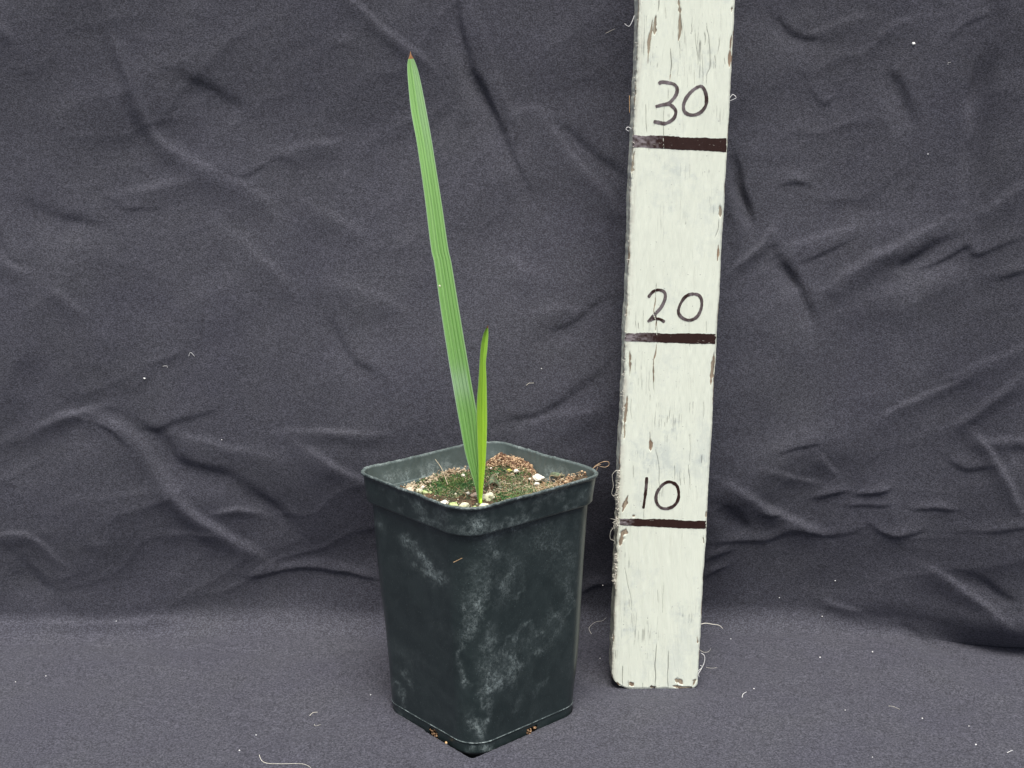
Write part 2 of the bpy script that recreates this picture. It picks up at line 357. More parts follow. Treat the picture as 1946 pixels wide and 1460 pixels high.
# kinds: r ridge, v valley, d dark crease (overhang below the line), b bright crease ; points in photo pixels, left to right
FOLDS = [
 ('r', .50, .38, [(190, -40), (205, 10), (228, 90), (252, 160), (275, 220), (300, 265), (345, 298)]),
 ('r', .22, .7, [(300, 262), (370, 312), (440, 345), (500, 380), (540, 440)]),
 ('d', .16, .30, [(395, 300), (440, 328), (466, 334), (495, 318), (522, 293), (545, 300), (570, 315)]),
 ('r', .20, .6, [(520, 300), (580, 280), (650, 270)]),
 ('d', .13, .28, [(190, 362), (232, 392), (270, 397), (305, 390)]),
 ('r', .20, .6, [(200, 375), (290, 362), (370, 345)]),
 ('r', .14, .35, [(-10, 35), (12, 58), (30, 82)]),
 ('r', .24, .7, [(400, 420), (470, 470), (530, 530), (560, 570)]),
 ('d', .20, .38, [(-10, 400), (10, 460), (28, 492), (55, 494)]),
 ('r', .22, .5, [(-20, 485), (20, 508), (60, 520)]),
 ('r', .20, .4, [(95, 545), (130, 575), (172, 612)]),
 ('v', .26, .9, [(330, 140), (400, 180), (460, 212)]),
 ('v', .24, .8, [(30, 385), (110, 420), (200, 440)]),
 ('r', .26, .38, [(645, -20), (690, 25), (735, 65), (790, 100), (830, 135)]),
 ('v', .42, .42, [(858, -60), (868, 30), (888, 110), (915, 175), (945, 240), (975, 310), (1005, 365)]),
 ('r', .22, .5, [(890, 0), (925, 100), (960, 190), (1000, 280)]),
 ('r', .26, .6, [(960, 230), (1020, 215), (1070, 280), (1130, 350), (1200, 430)]),
 ('v', .24, .7, [(1060, 240), (1130, 300), (1190, 350)]),
 ('b', .18, .35, [(45, 840), (90, 808), (140, 788), (208, 774)]),
 ('r', .22, .35, [(50, 830), (85, 805), (130, 785), (180, 790)]),
 ('d', .20, .30, [(180, 800), (215, 820), (248, 850)]),
 ('r', .55, .65, [(175, 800), (235, 818), (275, 860), (315, 920), (355, 965), (400, 1000), (460, 1035), (520, 1075)]),
 ('v', .34, .8, [(225, 790), (300, 830), (340, 885), (420, 905), (500, 950), (560, 1000)]),
 ('d', .18, .5, [(255, 812), (300, 810), (345, 792), (420, 770)]),
 ('r', .24, .6, [(330, 830), (400, 845), (460, 860), (530, 870)]),
 ('b', .30, .34, [(525, 822), (590, 819), (650, 820), (740, 822)]),
 ('r', .26, .6, [(540, 830), (590, 860), (650, 895), (700, 920)]),
 ('b', .20, .4, [(-20, 1022), (25, 1012), (60, 1018), (95, 1045), (125, 1085)]),
 ('v', .26, 1.0, [(30, 1060), (60, 1100), (100, 1130)]),
 ('r', .12, .4, [(300, 1020), (360, 1012), (430, 1020)]),
 ('b', .24, .26, [(400, 975), (450, 968), (500, 975)]),
 ('d', .34, .26, [(460, 1092), (520, 1086), (580, 1078), (640, 1085), (720, 1100)]),
 ('r', .30, .55, [(-60, 1186), (100, 1188), (250, 1185), (400, 1190), (520, 1195)]),
 ('v', .16, .5, [(-60, 1225), (100, 1222), (250, 1228), (400, 1235), (560, 1245), (700, 1262)]),
 ('r', .14, .5, [(0, 1255), (200, 1262), (420, 1280), (600, 1300)]),
 ('v', .12, .45, [(500, 1400), (600, 1370), (700, 1345)]),
 ('r', .16, .6, [(480, 1440), (600, 1405), (720, 1390)]),
 ('r', .10, .3, [(250, 1340), (300, 1365), (350, 1375)]),
 ('v', .40, .50, [(1892, -40), (1878, 60), (1862, 130), (1850, 190), (1846, 260), (1838, 330), (1822, 400)]),
 ('r', .20, .6, [(1925, -20), (1905, 80), (1890, 180), (1880, 300)]),
 ('d', .16, .22, [(1796, 84), (1815, 62), (1840, 40), (1885, 28)]),
 ('v', .24, .40, [(1470, 30), (1490, 55), (1515, 72), (1560, 78)]),
 ('r', .16, .5, [(1530, 70), (1600, 45), (1650, 30)]),
 ('b', .18, .35, [(1665, 75), (1700, 50), (1740, 30)]),
 ('d', .18, .35, [(1540, 160), (1565, 195), (1590, 175)]),
 ('v', .22, .5, [(1690, 130), (1712, 190), (1735, 250)]),
 ('d', .16, .3, [(1480, 355), (1510, 345), (1545, 352)]),
 ('v', .46, .34, [(1395, 290), (1405, 340), (1418, 390), (1430, 435)]),
 ('r', .34, .32, [(1378, 300), (1392, 370), (1402, 430), (1398, 480)]),
 ('b', .40, .28, [(1392, 512), (1425, 482), (1450, 455), (1468, 432)]),
 ('d', .26, .20, [(1468, 430), (1471, 450), (1469, 470)]),
 ('v', .40, .50, [(1470, 480), (1500, 520), (1522, 560), (1545, 620)]),
 ('r', .26, .45, [(1480, 470), (1540, 460), (1600, 440), (1640, 430)]),
 ('d', .20, .30, [(1515, 498), (1560, 480), (1610, 455)]),
 ('r', .46, .50, [(1560, 555), (1620, 515), (1680, 480), (1740, 450), (1800, 420)]),
 ('r', .40, .5, [(1850, 420), (1900, 385), (1960, 340)]),
 ('v', .36, .6, [(1700, 520), (1760, 480), (1830, 450)]),
 ('d', .34, .30, [(1735, 515), (1790, 492), (1838, 464), (1852, 480), (1885, 468), (1950, 440)]),
 ('d', .22, .30, [(1890, 530), (1925, 518), (1960, 510)]),
 ('r', .26, 1.2, [(1640, 580), (1740, 550), (1850, 520)]),
 ('b', .26, .35, [(1790, 722), (1850, 700), (1900, 680), (1960, 655)]),
 ('b', .20, .26, [(1650, 805), (1720, 770), (1800, 735), (1860, 700)]),
 ('r', .30, .28, [(1810, 822), (1850, 785), (1890, 755), (1930, 725), (1960, 700)]),
 ('d', .18, .26, [(1470, 862), (1510, 848), (1560, 838)]),
 ('b', .18, .28, [(1555, 862), (1570, 885), (1590, 905)]),
 ('b', .18, .28, [(1450, 890), (1500, 905), (1560, 915)]),
 ('r', .46, .60, [(1368, 912), (1420, 945), (1470, 975), (1530, 1000), (1560, 1015)]),
 ('v', .34, .6, [(1370, 960), (1400, 985), (1420, 1010)]),
 ('d', .30, .30, [(1350, 1032), (1400, 1027), (1450, 1026), (1500, 1008), (1540, 1008), (1580, 1015), (1640, 1000)]),
 ('d', .22, .20, [(1335, 1062), (1365, 1052), (1395, 1044)]),
 ('d', .20, .20, [(1335, 1095), (1355, 1082), (1385, 1072)]),
 ('d', .18, .18, [(1440, 970), (1465, 978), (1490, 972)]),
 ('d', .26, .18, [(1540, 948), (1575, 938), (1610, 932)]),
 ('d', .28, .16, [(1622, 938), (1655, 936), (1690, 931)]),
 ('d', .16, .18, [(1600, 962), (1640, 958), (1700, 960)]),
 ('d', .28, .16, [(1730, 967), (1775, 966), (1800, 968), (1830, 965)]),
 ('d', .24, .24, [(1648, 990), (1668, 1008), (1700, 1016), (1745, 1008), (1765, 990)]),
 ('d', .20, .24, [(1790, 1010), (1860, 1008), (1960, 1000)]),
 ('r', .36, .35, [(1850, 822), (1880, 862), (1915, 915), (1945, 985)]),
 ('r', .24, .4, [(1855, 845), (1900, 840), (1960, 838)]),
 ('d', .22, .35, [(1800, 870), (1840, 890), (1890, 880)]),
 ('v', .22, .5, [(1920, 855), (1960, 865)]),
 ('r', .34, .5, [(1750, 1070), (1810, 1110), (1870, 1150), (1935, 1205)]),
 ('v', .20, .4, [(1830, 1090), (1870, 1110), (1930, 1150)]),
 ('r', .16, .4, [(1560, 1135), (1590, 1150), (1640, 1165)]),
 ('v', .30, .5, [(1690, 1195), (1740, 1205), (1800, 1235), (1850, 1275)]),
 ('r', .34, .55, [(1700, 1205), (1735, 1245), (1780, 1280), (1840, 1310), (1950, 1330)]),
 ('r', .22, .6, [(1350, 1215), (1450, 1218), (1560, 1225), (1640, 1236), (1690, 1260), (1740, 1300)]),
 ('v', .12, .4, [(1340, 1250), (1440, 1248), (1540, 1256), (1620, 1265)]),
 ('v', .10, .35, [(1420, 1290), (1480, 1300), (1540, 1292)]),
 ('v', .20, .5, [(1040, 640), (1090, 620), (1160, 560)]),
 ('r', .22, .6, [(1000, 600), (1060, 590), (1130, 600)]),
 ('v', .22, .6, [(960, 800), (1040, 790), (1110, 740), (1170, 690)]),
 ('r', .20, .5, [(1000, 810), (1080, 790), (1150, 780)]),
 ('v', .18, .6, [(620, 600), (660, 680), (720, 720)]),
 ('r', .20, .8, [(620, 540), (700, 560), (780, 600)]),
 ('r', .18, .7, [(950, 480), (1000, 520), (1060, 530)]),
 ('r', .2, .6, [(560, 380), (640, 420), (700, 460)]),
 ('d', .24, .24, [(1100, 1125), (1130, 1110), (1160, 1108)]),
]
for kind, A, w, pts in FOLDS:
    A *= .82; w *= .72
    Q = smooth_poly([px2xv(*p) for p in pts], 4)
    x0, x1 = Q[:, 0].min() - 7 * w - .5, Q[:, 0].max() + 7 * w + .5; v0, v1 = Q[:, 1].min() - 7 * w - .5, Q[:, 1].max() + 7 * w + .5
    i0, i1 = np.searchsorted(vs_, [v0, v1]); j0, j1 = np.searchsorted(xs, [x0, x1])
    if i1 <= i0 or j1 <= j0: continue
    sx = X[i0:i1, j0:j1]; sv = V[i0:i1, j0:j1]
    wx = sx + .09 * vnoise(sx * .9, sv * .9, 41); wv = sv + .09 * vnoise(sx * .9, sv * .9, 42)
    d, sg, par = seg_field(wx, wv, Q)
    ww = w * (1 + .18 * vnoise(sx * .6, sv * .6, 43)); tp = np.clip(np.sin(math.pi * np.clip(par, .02, .98)), 0, 1) ** .6
    tp = tp * (.8 + .3 * vnoise(sx * .5, sv * .5, 44))
    s = sg * d * (1 if Q[-1, 0] >= Q[0, 0] else -1)          # positive above a line drawn left to right
    ka, kb = {'r': (.65, 2.0), 'b': (.55, 2.6), 'd': (2.6, .55), 'v': (.75, 2.0)}[kind]   # one flank steep, the other long
    f = A * np.where(s > 0, np.exp(-(s / (ww * ka)) ** 2), np.exp(-(s / (ww * kb)) ** 2)) * (-1 if kind == 'v' else 1)
    H[i0:i1, j0:j1] += ({'r': .95, 'v': 1.25}.get(kind, .8)) * f * tp
# loose crumpling of the whole sheet
wx = X + 1.6 * vnoise(X * .16, V * .16, 51) + .5 * vnoise(X * .5, V * .5, 52); wv = V + 1.6 * vnoise(X * .16 + 9, V * .16, 53) + .5 * vnoise(X * .5, V * .5 + 7, 54)
wall = sstep(YC - 1, YC + ARC, V)
rid = lambda n: 1 - np.abs(n)
a1 = (wx * .8 + wv * .6); a2 = (wx * .6 - wv * .8)
b1 = (wx * .45 - wv * .9); b2 = (wx * .9 + wv * .45)
cr = .42 * vnoise(wx * .11, wv * .13, 61) + .20 * vnoise(a1 * .10, a2 * .30, 68) + .12 * vnoise(b1 * .34, b2 * .12, 69) \
    + .09 * rid(vnoise(a1 * .16, a2 * .34, 62)) ** 3 + .07 * rid(vnoise(b1 * .34, b2 * .14, 63)) ** 3 + .02 * rid(vnoise(a1 * .3, a2 * .7, 64)) ** 2 + .008 * vnoise(wx * .9, wv * .9, 65)
H += cr * (.32 + .68 * wall) * (.8 + .4 * vnoise(X * .1, V * .1, 67)) * .62
# the pot presses a square hollow into the soft floor cloth
TH = .712; PX, PY = -1.745, 0.0
lx = (X - PX) * math.cos(TH) + (V - PY) * math.sin(TH); ly = -(X - PX) * math.sin(TH) + (V - PY) * math.cos(TH)
SB = 7.52
def sqd(lx, ly, half, r):
    qx = np.abs(lx) - half + r; qy = np.abs(ly) - half + r
    return np.hypot(np.maximum(qx, 0), np.maximum(qy, 0)) + np.minimum(np.maximum(qx, qy), 0) - r
dd = np.where((lx < 0) & (ly < 0), sqd(lx, ly, SB / 2 + .10, .2), sqd(lx, ly, SB / 2 + .03, 1.45))
near = 1 - sstep(.0, 2.0, dd)
H = H * (1 - near) + near * .0 + .10 * np.exp(-((dd - .5) / .6) ** 2) * (V < 2)
H -= .95 * (1 - sstep(-.09, .03, dd))
bd = np.hypot((X - 7.7) / 3.4, (V - 3.2) / 2.2); H *= 1 - .8 * (1 - sstep(.8, 1.5, bd)) * (dd > .3); H -= .16 * (1 - sstep(.8, 1.5, bd)) * (dd > .3)
P, N = profile(X, V); PV = P + N * H[..., None]
cloth = mesh_obj('backdrop_cloth', PV.reshape(-1, 3), grid_faces(*X.shape), MC)
tag(cloth, 'dark grey crumpled velvety cloth hanging behind and spread under everything', 'cloth', kind='structure')
def on_cloth(px, py, off=.03):
    x, v = px2xv(px, py)
    for _ in range(6):                        # walk to the vertex whose picture position is right
        i = min(np.searchsorted(vs_, v), len(vs_) - 1); j = min(np.searchsorted(xs, x), len(xs) - 1)
        q = project(PV[i, j]); zz = (PV[i, j] - CAM) @ fw
        x += (px - q[0]) * zz / F * .9; v -= (py - q[1]) * zz / F * (.9 if v > YC + 2 else 1.6)
    i = min(np.searchsorted(vs_, v), len(vs_) - 1); j = min(np.searchsorted(xs, x), len(xs) - 1)
    return PV[i, j] + N[i, j] * off

# ------------------------------------------------------------------ pot
POT = empty('plant_pot', (PX, PY, -.68))
tag(POT, 'square dark green plastic nursery pot with chalky smears, holding soil and a seedling', 'plant pot')
HP = 13.04
def rring(Sz, r, nside=100, nc=26):
    """rounded square as points with unit parametrisation, counter-clockwise"""
    a = Sz / 2 - r; pts = []
    for k, (sx, sy) in enumerate([(1, 1), (-1, 1), (-1, -1), (1, -1)]):
        for t in np.linspace(0, math.pi / 2, nc, endpoint=True):
            an = t + k * math.pi / 2; pts.append((sx * a + r * math.cos(an), sy * a + r * math.sin(an)))
        nx, ny = [(1, 1), (-1, 1), (-1, -1), (1, -1)][(k + 1) % 4]
        an = (k + 1) * math.pi / 2
        p0 = np.array(pts[-1]); p1 = np.array((nx * a + r * math.cos(an), ny * a + r * math.sin(an)))
        for t in np.linspace(0, 1, nside + 2)[1:-1]: pts.append(tuple(p0 + (p1 - p0) * t))
    return np.array(pts)
def rot(q, z):
    c, s = math.cos(TH), math.sin(TH)
    x = q[:, 0] * c - q[:, 1] * s + PX; y = q[:, 0] * s + q[:, 1] * c + PY
    return np.column_stack([x, y, np.broadcast_to(z, x.shape)])
# local coordinates: face facing the viewer to the right is local -y, to the left is local -x
def strokes_field(pix, STR):
    f = np.zeros(len(pix)); 
    for A, w, pts in STR:
        Q = smooth_poly(pts, 5); wob = 7 * np.stack([fbm(pix[:, 0] / 14, pix[:, 1] / 14, 71), fbm(pix[:, 0] / 14, pix[:, 1] / 14, 75)], -1) * 1.6
        d, _, par = seg_field(pix[:, 0] + wob[:, 0], pix[:, 1] + wob[:, 1], Q)
        f = np.maximum(f, .85 * A * np.exp(-(d / w) ** 2) * (.75 + .25 * np.sin(math.pi * np.clip(par, 0, 1))))
    return f * (.42 + .58 * sstep(-.25, .20, fbm(pix[:, 0] / 16, pix[:, 1] / 16, 77) + .35 * (f - .35)))
DUST = [
 (.75, 11, [(768, 1022), (792, 1050), (815, 1078), (838, 1104)]), (.55, 16, [(785, 1050), (815, 1085), (830, 1100)]),
 (.36, 26, [(900, 975), (925, 1010), (930, 1060), (915, 1110), (905, 1150)]), (.62, 11, [(925, 1110), (912, 1150), (903, 1180), (898, 1200)]),
 (.42, 14, [(940, 1000), (935, 1050), (920, 1110)]),
 (.50, 5, [(985, 1070), (968, 1090), (955, 1110), (952, 1128)]), (.35, 6, [(1000, 1100), (992, 1125), (975, 1140)]), (.25, 22, [(960, 1060), (975, 1100), (950, 1140)]),
 (.70, 5, [(888, 1200), (876, 1225), (869, 1245), (871, 1265), (880, 1290), (888, 1302)]), (.4, 8, [(885, 1130), (887, 1170), (888, 1210)]),
 (.50, 4, [(1010, 1178), (985, 1198), (965, 1222), (954, 1240)]), (.28, 24, [(1060, 1180), (1030, 1205), (990, 1230)]),
 (.50, 6, [(954, 1246), (972, 1252), (998, 1262), (1006, 1250)]), (.50, 6, [(1060, 1185), (1052, 1215), (1036, 1235), (1010, 1245)]),
 (.35, 10, [(1085, 1130), (1070, 1160), (1040, 1190)]), (.35, 5, [(1075, 1100), (1090, 1140), (1075, 1180)]),
 (.85, 10, [(922, 1322), (938, 1308), (955, 1296)]), (.5, 18, [(925, 1270), (940, 1290), (965, 1285), (975, 1260)]), (.75, 5, [(928, 1322), (932, 1340), (925, 1355)]), (.5, 6, [(916, 1310), (912, 1330), (918, 1345)]),
 (.40, 22, [(925, 1200), (930, 1245), (935, 1290)]),
 (.60, 12, [(896, 1372), (912, 1385), (910, 1405)]), (.62, 7, [(925, 1345), (928, 1360), (918, 1380), (915, 1395)]), (.75, 9, [(892, 1424), (906, 1418), (925, 1426)]),
 (.38, 6, [(765, 1272), (776, 1290), (780, 1312)]), (.45, 5, [(748, 1290), (760, 1318), (768, 1340)]), (.6, 8, [(756, 1352), (768, 1368), (772, 1378)]),
 (.25, 8, [(990, 1330), (985, 1345), (975, 1358)]), (.35, 4, [(1040, 1290), (1022, 1310), (1012, 1325)]),
 (.5, 12, [(885, 990), (905, 1003), (925, 1000)]), (.5, 6, [(940, 1002), (965, 985), (1000, 982), (985, 1000), (955, 1008)]), (.40, 10, [(792, 955), (800, 975), (815, 990)]),
 (.22, 12, [(820, 975), (860, 995), (890, 1010)]), (.3, 8, [(1080, 965), (1100, 975), (1095, 1000)]), (.28, 30, [(1000, 1000), (1060, 1040), (1080, 1090)]),
 (.35, 6, [(712, 985), (722, 1000), (735, 1010)]),
]
def build_shell(name, levels, parent, inside=0., thick=.13, back=None):
    rows = []; ins = []
    for z, Sz, r in levels:
        q = rring(Sz, r); rows.append(rot(q, z)); ins.append(np.full(len(q), 0.))
    return rows
def body_S(z):                              # outer size and corner radius against height
    t = (z + .68) / (11.74 + .68); return 7.50 + (8.70 - 7.50) * t, 1.34 + .16 * t
nz = 210; rows = []; inn = []
zz = np.r_[np.linspace(-.24, .38, 16, endpoint=False), np.linspace(.38, .62, 16, endpoint=False), np.linspace(.62, 11.80, nz - 32)]
rows.append(rot(rring(6.2, .9), -.90)); inn.append(0); rows.append(rot(rring(6.3, .9), -.25)); inn.append(0)
for i, z in enumerate(zz):
    s_, r_ = body_S(z); k = 0
    if z < -.02: k = -.26 * (1 - (z + .24) / .22) ** 2          # rounded bottom edge
    sl = math.exp(-((z - .50) / .035) ** 2) * .045               # moulded line round the foot
    foot = -.025 * (1 - float(sstep(.42, .52, np.array(z))))
    s_ += k + sl + foot
    rows.append(rot(rring(s_, r_), z)); inn.append(0)
body_rows = len(rows)
T_ = .13
for z in np.linspace(11.80, 0.2, 60):
    s_, r_ = body_S(z); rows.append(rot(rring(s_ - 2 * T_, r_ - T_), z)); inn.append(1)
Vb = np.concatenate(rows); nc_ = len(rows[0])
bow = .06 * vnoise(Vb[:, 0] * .35 + 3, Vb[:, 2] * .25, 81)      # thin plastic is never quite flat
cen = Vb[:, :2] - np.array([PX, PY]); Vb[:, :2] += cen / np.linalg.norm(cen, axis=1)[:, None] * bow[:, None] * (1 - np.repeat(inn, nc_)[:, None] * .0)
pix = project(Vb); dust_and_highlight = strokes_field(pix, DUST)
dust_and_highlight = dust_and_highlight * (Vb[:, 1] < PY + 1.5) + .13 * np.clip(fbm(Vb[:, 0] * .8 + Vb[:, 1], Vb[:, 2] * .8, 83), 0, 1) + .30 * np.clip(fbm(Vb[:, 0] * .5 + Vb[:, 1] * .3, Vb[:, 2] * .4, 84) , 0, 1) * (Vb[:, 1] > PY + 1.5)
dust_and_highlight = np.maximum(dust_and_highlight, (.75 + .4 * vnoise(Vb[:, 0] * 3, Vb[:, 1] * 3, 92)) * np.exp(-((Vb[:, 2] - .51) / .028) ** 2))
Fb = grid_faces(len(rows), nc_, True)
# leave out faces where the two drainage slots are cut in the visible sides
def loc(Pw): 
    c, s = math.cos(TH), math.sin(TH); x = Pw[..., 0] - PX; y = Pw[..., 1] - PY; return x * c + y * s, -x * s + y * c
fc = Vb[Fb].mean(1); flx, fly = loc(fc)
hL = np.array([hit_z(823, 1397, .12), hit_z(1010, 1395, .12)]); 
def face_hit(px, py, side):                 # point of the pot's side plane seen at a photo pixel
    c, s = math.cos(TH), math.sin(TH)
    n = np.array([-c, -s, 0]) if side == 'x' else np.array([s, -c, 0])
    d = ray(px, py); hs = body_S(.1)[0] / 2
    p0 = np.array([PX, PY, 0]) + n * hs
    return CAM + d * (((p0 - CAM) @ n) / (d @ n))
HOLES = []
for px_, py_, side in ((823, 1397, 'x'), (1011, 1394, 'y')):
    h_ = face_hit(px_, py_, side); a_, b_ = loc(h_); HOLES.append((side, b_ if side == 'x' else a_, h_[2] + .08, h_ + np.array([0, 0, .08])))
keep = np.ones(len(Fb), bool)
row_i = np.arange(len(Fb)) // nc_
for side, cc, hz, _h in HOLES:
    if side == 'x': q = (flx < -3) & (np.abs(fly - cc) < .33)
    else: q = (fly < -3) & (np.abs(flx - cc) < .36)
    keep &= ~(q & (np.abs(fc[:, 2] - hz) < .26) & (row_i < body_rows - 1))
body = mesh_obj('body', Vb, Fb[keep], MP, POT, attrs={'dust_and_highlight': dust_and_highlight, 'inside': np.repeat(inn, nc_)})
# rim band
rl = [(11.58, 8.60, 1.45, 0), (11.53, 8.80, 1.46, 0), (11.55, 8.97, 1.42, 0), (11.60, 9.04, 1.44, 0)]
for z in np.linspace(11.66, 12.86, 22): rl.append((z, 9.06 + .16 * (z - 11.8), 1.44, 0))
rl += [(12.89, 9.34, 1.46, 0), (12.92, 9.41, 1.48, 0), (12.98, 9.43, 1.48, 0), (13.03, 9.41, 1.47, 0), (13.05, 9.35, 1.46, .6), (13.05, 9.22, 1.44, .8), (13.02, 9.12, 1.42, 1)]
for z in np.linspace(12.96, 11.80, 24): rl.append((z, 8.92 + .16 * (z - 11.8), 1.38, 1))
rl += [(11.78, 8.6, 1.4, 1), (11.74, 8.50, 1.38, 1)]
rr = []; ri = []
for z, s_, r_, i_ in rl:
    q = rot(rring(s_, r_), z); rr.append(q); ri.append(np.full(len(q), i_))
Vr = np.concatenate(rr); ri = np.concatenate(ri)
cen = Vr[:, :2] - np.array([PX, PY]); ang = np.arctan2(cen[:, 1], cen[:, 0])
hgt = sstep(11.8, 13.0, Vr[:, 2])
Vr[:, 2] += hgt * (.035 * vnoise(ang * 4, 0 * ang, 85) + .05 * np.clip(vnoise(ang * 16, 0 * ang, 86) - .45, 0, 1) * (Vr[:, 1] > 0) + .012 * vnoise(ang * 40, 0 * ang, 87))
Vr[:, :2] += cen / np.linalg.norm(cen, axis=1)[:, None] * (hgt * (.05 * vnoise(ang * 2.3 + 5, 0 * ang, 88) + .02 * vnoise(ang * 22, Vr[:, 2] * 2, 89)))[:, None]
dr = strokes_field(project(Vr), DUST) * (Vr[:, 1] < PY + 2) * (ri < .5)
nz_ = fbm(ang * 9, Vr[:, 2] * 1.3, 90)
lime = np.clip(1 - (Vr[:, 2] - 11.9) / 1.0, 0, 1) * ri * (.35 + .65 * sstep(-.1, .4, nz_))
dr = np.maximum(dr, lime * .75) + .22 * np.clip(nz_, 0, 1) * ri + .42 * np.clip(fbm(ang * 7 + 3, Vr[:, 2] * 2.2, 94) + .1, 0, 1) * (ri < .5)
lip_highlight = np.repeat([1. if (12.95 < q_[0]) else 0. for q_ in rl], nc_)
dr += .8 * lip_highlight * (.4 + .6 * np.clip(vnoise(ang * 14, ang * 0, 91), 0, 1))  # highlight along the lip, painted in as pale colour on top of the dust
rim = mesh_obj('rim', Vr, grid_faces(len(rr), nc_, True), MP, POT, attrs={'dust_and_highlight': dr, 'inside': ri})
# base plate of the pot
bq = rot(rring(6.1, .9), -.85)
bp = mesh_obj('base', bq, [tuple(range(len(bq)))], MP, POT, smooth=False)
for side, cc, hz, h_ in HOLES:
    c, s = math.cos(TH), math.sin(TH); n = np.array([-c, -s, 0]) if side == 'x' else np.array([s, -c, 0]); tx = np.array([s, -c, 0]) if side == 'x' else np.array([c, s, 0])
    A = Acc(); p = h_ - n * .30
    q = [p + tx * a * .45 + np.array([0, 0, b * .36]) for a, b in ((-1, -1), (1, -1), (1, 1), (-1, 1))]
    A.add(q + [k - n * .1 for k in q], [(0, 1, 2, 3), (7, 6, 5, 4), (0, 4, 5, 1), (1, 5, 6, 2), (2, 6, 7, 3), (3, 7, 4, 0)])
    hole = A.build('drainage_slot', M_DARK, parent=POT, smooth=False)
    g = Acc()
    for _ in range(22):
        pp = p + tx * random.uniform(-.30, .30) + np.array([0, 0, random.uniform(-.22, .24)]) + n * random.uniform(.10, .30)
        rock(g, pp, np.array([1, 1, 1]) * random.uniform(.03, .07), .3, ICO1)
    go = g.build('exposed_grit', M_GRIT, parent=hole); go.location = (0, 0, 0)
    go.data.transform(Matrix.Translation(-Vector(POT.location)))   # its parent, the slot, sits at the pot's own origin

# ------------------------------------------------------------------ soil and what lies on it
SZ = 11.72
gx = np.linspace(-4.6, 4.6, 150); GX, GY = np.meshgrid(gx, gx)
def soil_h(wx, wy):
    """height of the soil surface at world x, y"""
    h = SZ + .16 * fbm(wx * .7, wy * .7, 101) + .09 * fbm(wx * 3, wy * 3, 102) + .045 * vnoise(wx * 11, wy * 11, 103)
    for cx, cy, hh, w in MOUNDS: h = h + hh * np.exp(-(((wx - cx) ** 2 + (wy - cy) ** 2) / w ** 2))
    return h
def sxy(px, py, z=SZ): 
    p = hit_z(px, py, z); return p[0], p[1]
MOUNDS = []
for px_, py_, z_, hh, w in ((955, 882, 12.2, .62, .95), (1000, 893, 12.0, .45, .95), (1100, 908, 12.2, .75, .9), (915, 950, SZ, .12, 1.2), (1120, 912, 12.4, 1.0, .8), (870, 900, 11.9, .2, .8)):
    a_, b_ = sxy(px_, py_, z_); MOUNDS.append((a_, b_, hh, w))
c, s = math.cos(TH), math.sin(TH)
sdist = sqd(GX, GY, 4.42, 1.5)
# pull grid to the rounded square
k = np.where(sdist > 0, 1, 0)
ii, jj = np.where(k[:-1, :-1] + k[1:, :-1] + k[:-1, 1:] + k[1:, 1:] == 0)
WX = GX * c - GY * s + PX; WY = GX * s + GY * c + PY
n = GX.shape[1]
fs = np.stack([ii * n + jj, ii * n + jj + 1, (ii + 1) * n + jj + 1, (ii + 1) * n + jj], -1)
sv = np.stack([WX, WY, soil_h(WX, WY)], -1).reshape(-1, 3)
used, inv = np.unique(fs, return_inverse=True)
soil = mesh_obj('potting_soil', sv[used], inv.reshape(-1, 4), M_SOIL)
tag(soil, kind='stuff', label='dark crumbly potting soil filling the square pot', cat='soil')

def inside(x, y, mrg=.12): 
    a, b = loc(np.array([x, y, 0.])); return sqd(np.array(a), np.array(b), 4.42 - mrg, 1.45) < 0
def rnd_dir(): 
    v = RNG.normal(size=3); return v / np.linalg.norm(v)
def curl(p, L, r, n=7, lift=.3, wig=.6):
    d = rnd_dir(); d[2] = abs(d[2]) * lift; d /= np.linalg.norm(d); P = [np.array(p, float)]
    k = RNG.normal(size=3) * wig
    for i in range(n):
        d = d + np.cross(k, d) * .5 + RNG.normal(size=3) * .18 * wig; d[2] *= .85; d /= np.linalg.norm(d); P.append(P[-1] + d * L / n)
    P = np.array(P)
    for q in P[1:]:
        if not inside(q[0], q[1], .02): q[:2] = P[0][:2] + (q[:2] - P[0][:2]) * .2
    return P
# moss: short curved blades in patches
moss = Acc(); m2 = Acc()
def blade(acc, p, L, w):
    d = rnd_dir(); d[2] = abs(d[2]) * .8 + .25; d /= np.linalg.norm(d); sd_ = np.cross(d, rnd_dir()); sd_ /= np.linalg.norm(sd_)
    m_ = p + d * L * .55; e_ = p + d * L + np.array([d[0], d[1], -.3]) * L * .3
    acc.add([p - sd_ * w, p + sd_ * w, m_ + sd_ * w * .8, m_ - sd_ * w * .8, e_], [(0, 1, 2, 3), (3, 2, 4)])
for px_, py_, rx, ry, cnt, which in ((845, 924, 42, 15, 2600, 0), (800, 930, 16, 8, 300, 1), (885, 915, 22, 12, 700, 0), (865, 938, 32, 9, 500, 1), (960, 948, 30, 9, 700, 0), (985, 925, 40, 14, 700, 1),
                                     (950, 905, 30, 12, 800, 0), (1030, 925, 34, 10, 500, 0), (995, 905, 26, 9, 400, 0), (1000, 938, 30, 8, 350, 1)):
    for _ in range(int(cnt * 1.7)):
        r1, r2 = RNG.normal(size=2) * .55; x, y = sxy(px_ + r1 * rx, py_ + r2 * ry)
        if abs(r1) > 1.3 or abs(r2) > 1.3 or not inside(x, y): continue
        blade(m2 if (which and RNG.random() < .7) else moss, np.array([x, y, float(soil_h(x, y))]), RNG.uniform(.06, .19), RNG.uniform(.010, .022))
tag(moss.build('moss', M_MOSS), 'dark green moss growing over the potting soil', 'moss', kind='stuff')
tag(m2.build('lichen', M_MOSS2), 'pale greyish green lichen bits scattered among the moss', 'lichen', kind='stuff')
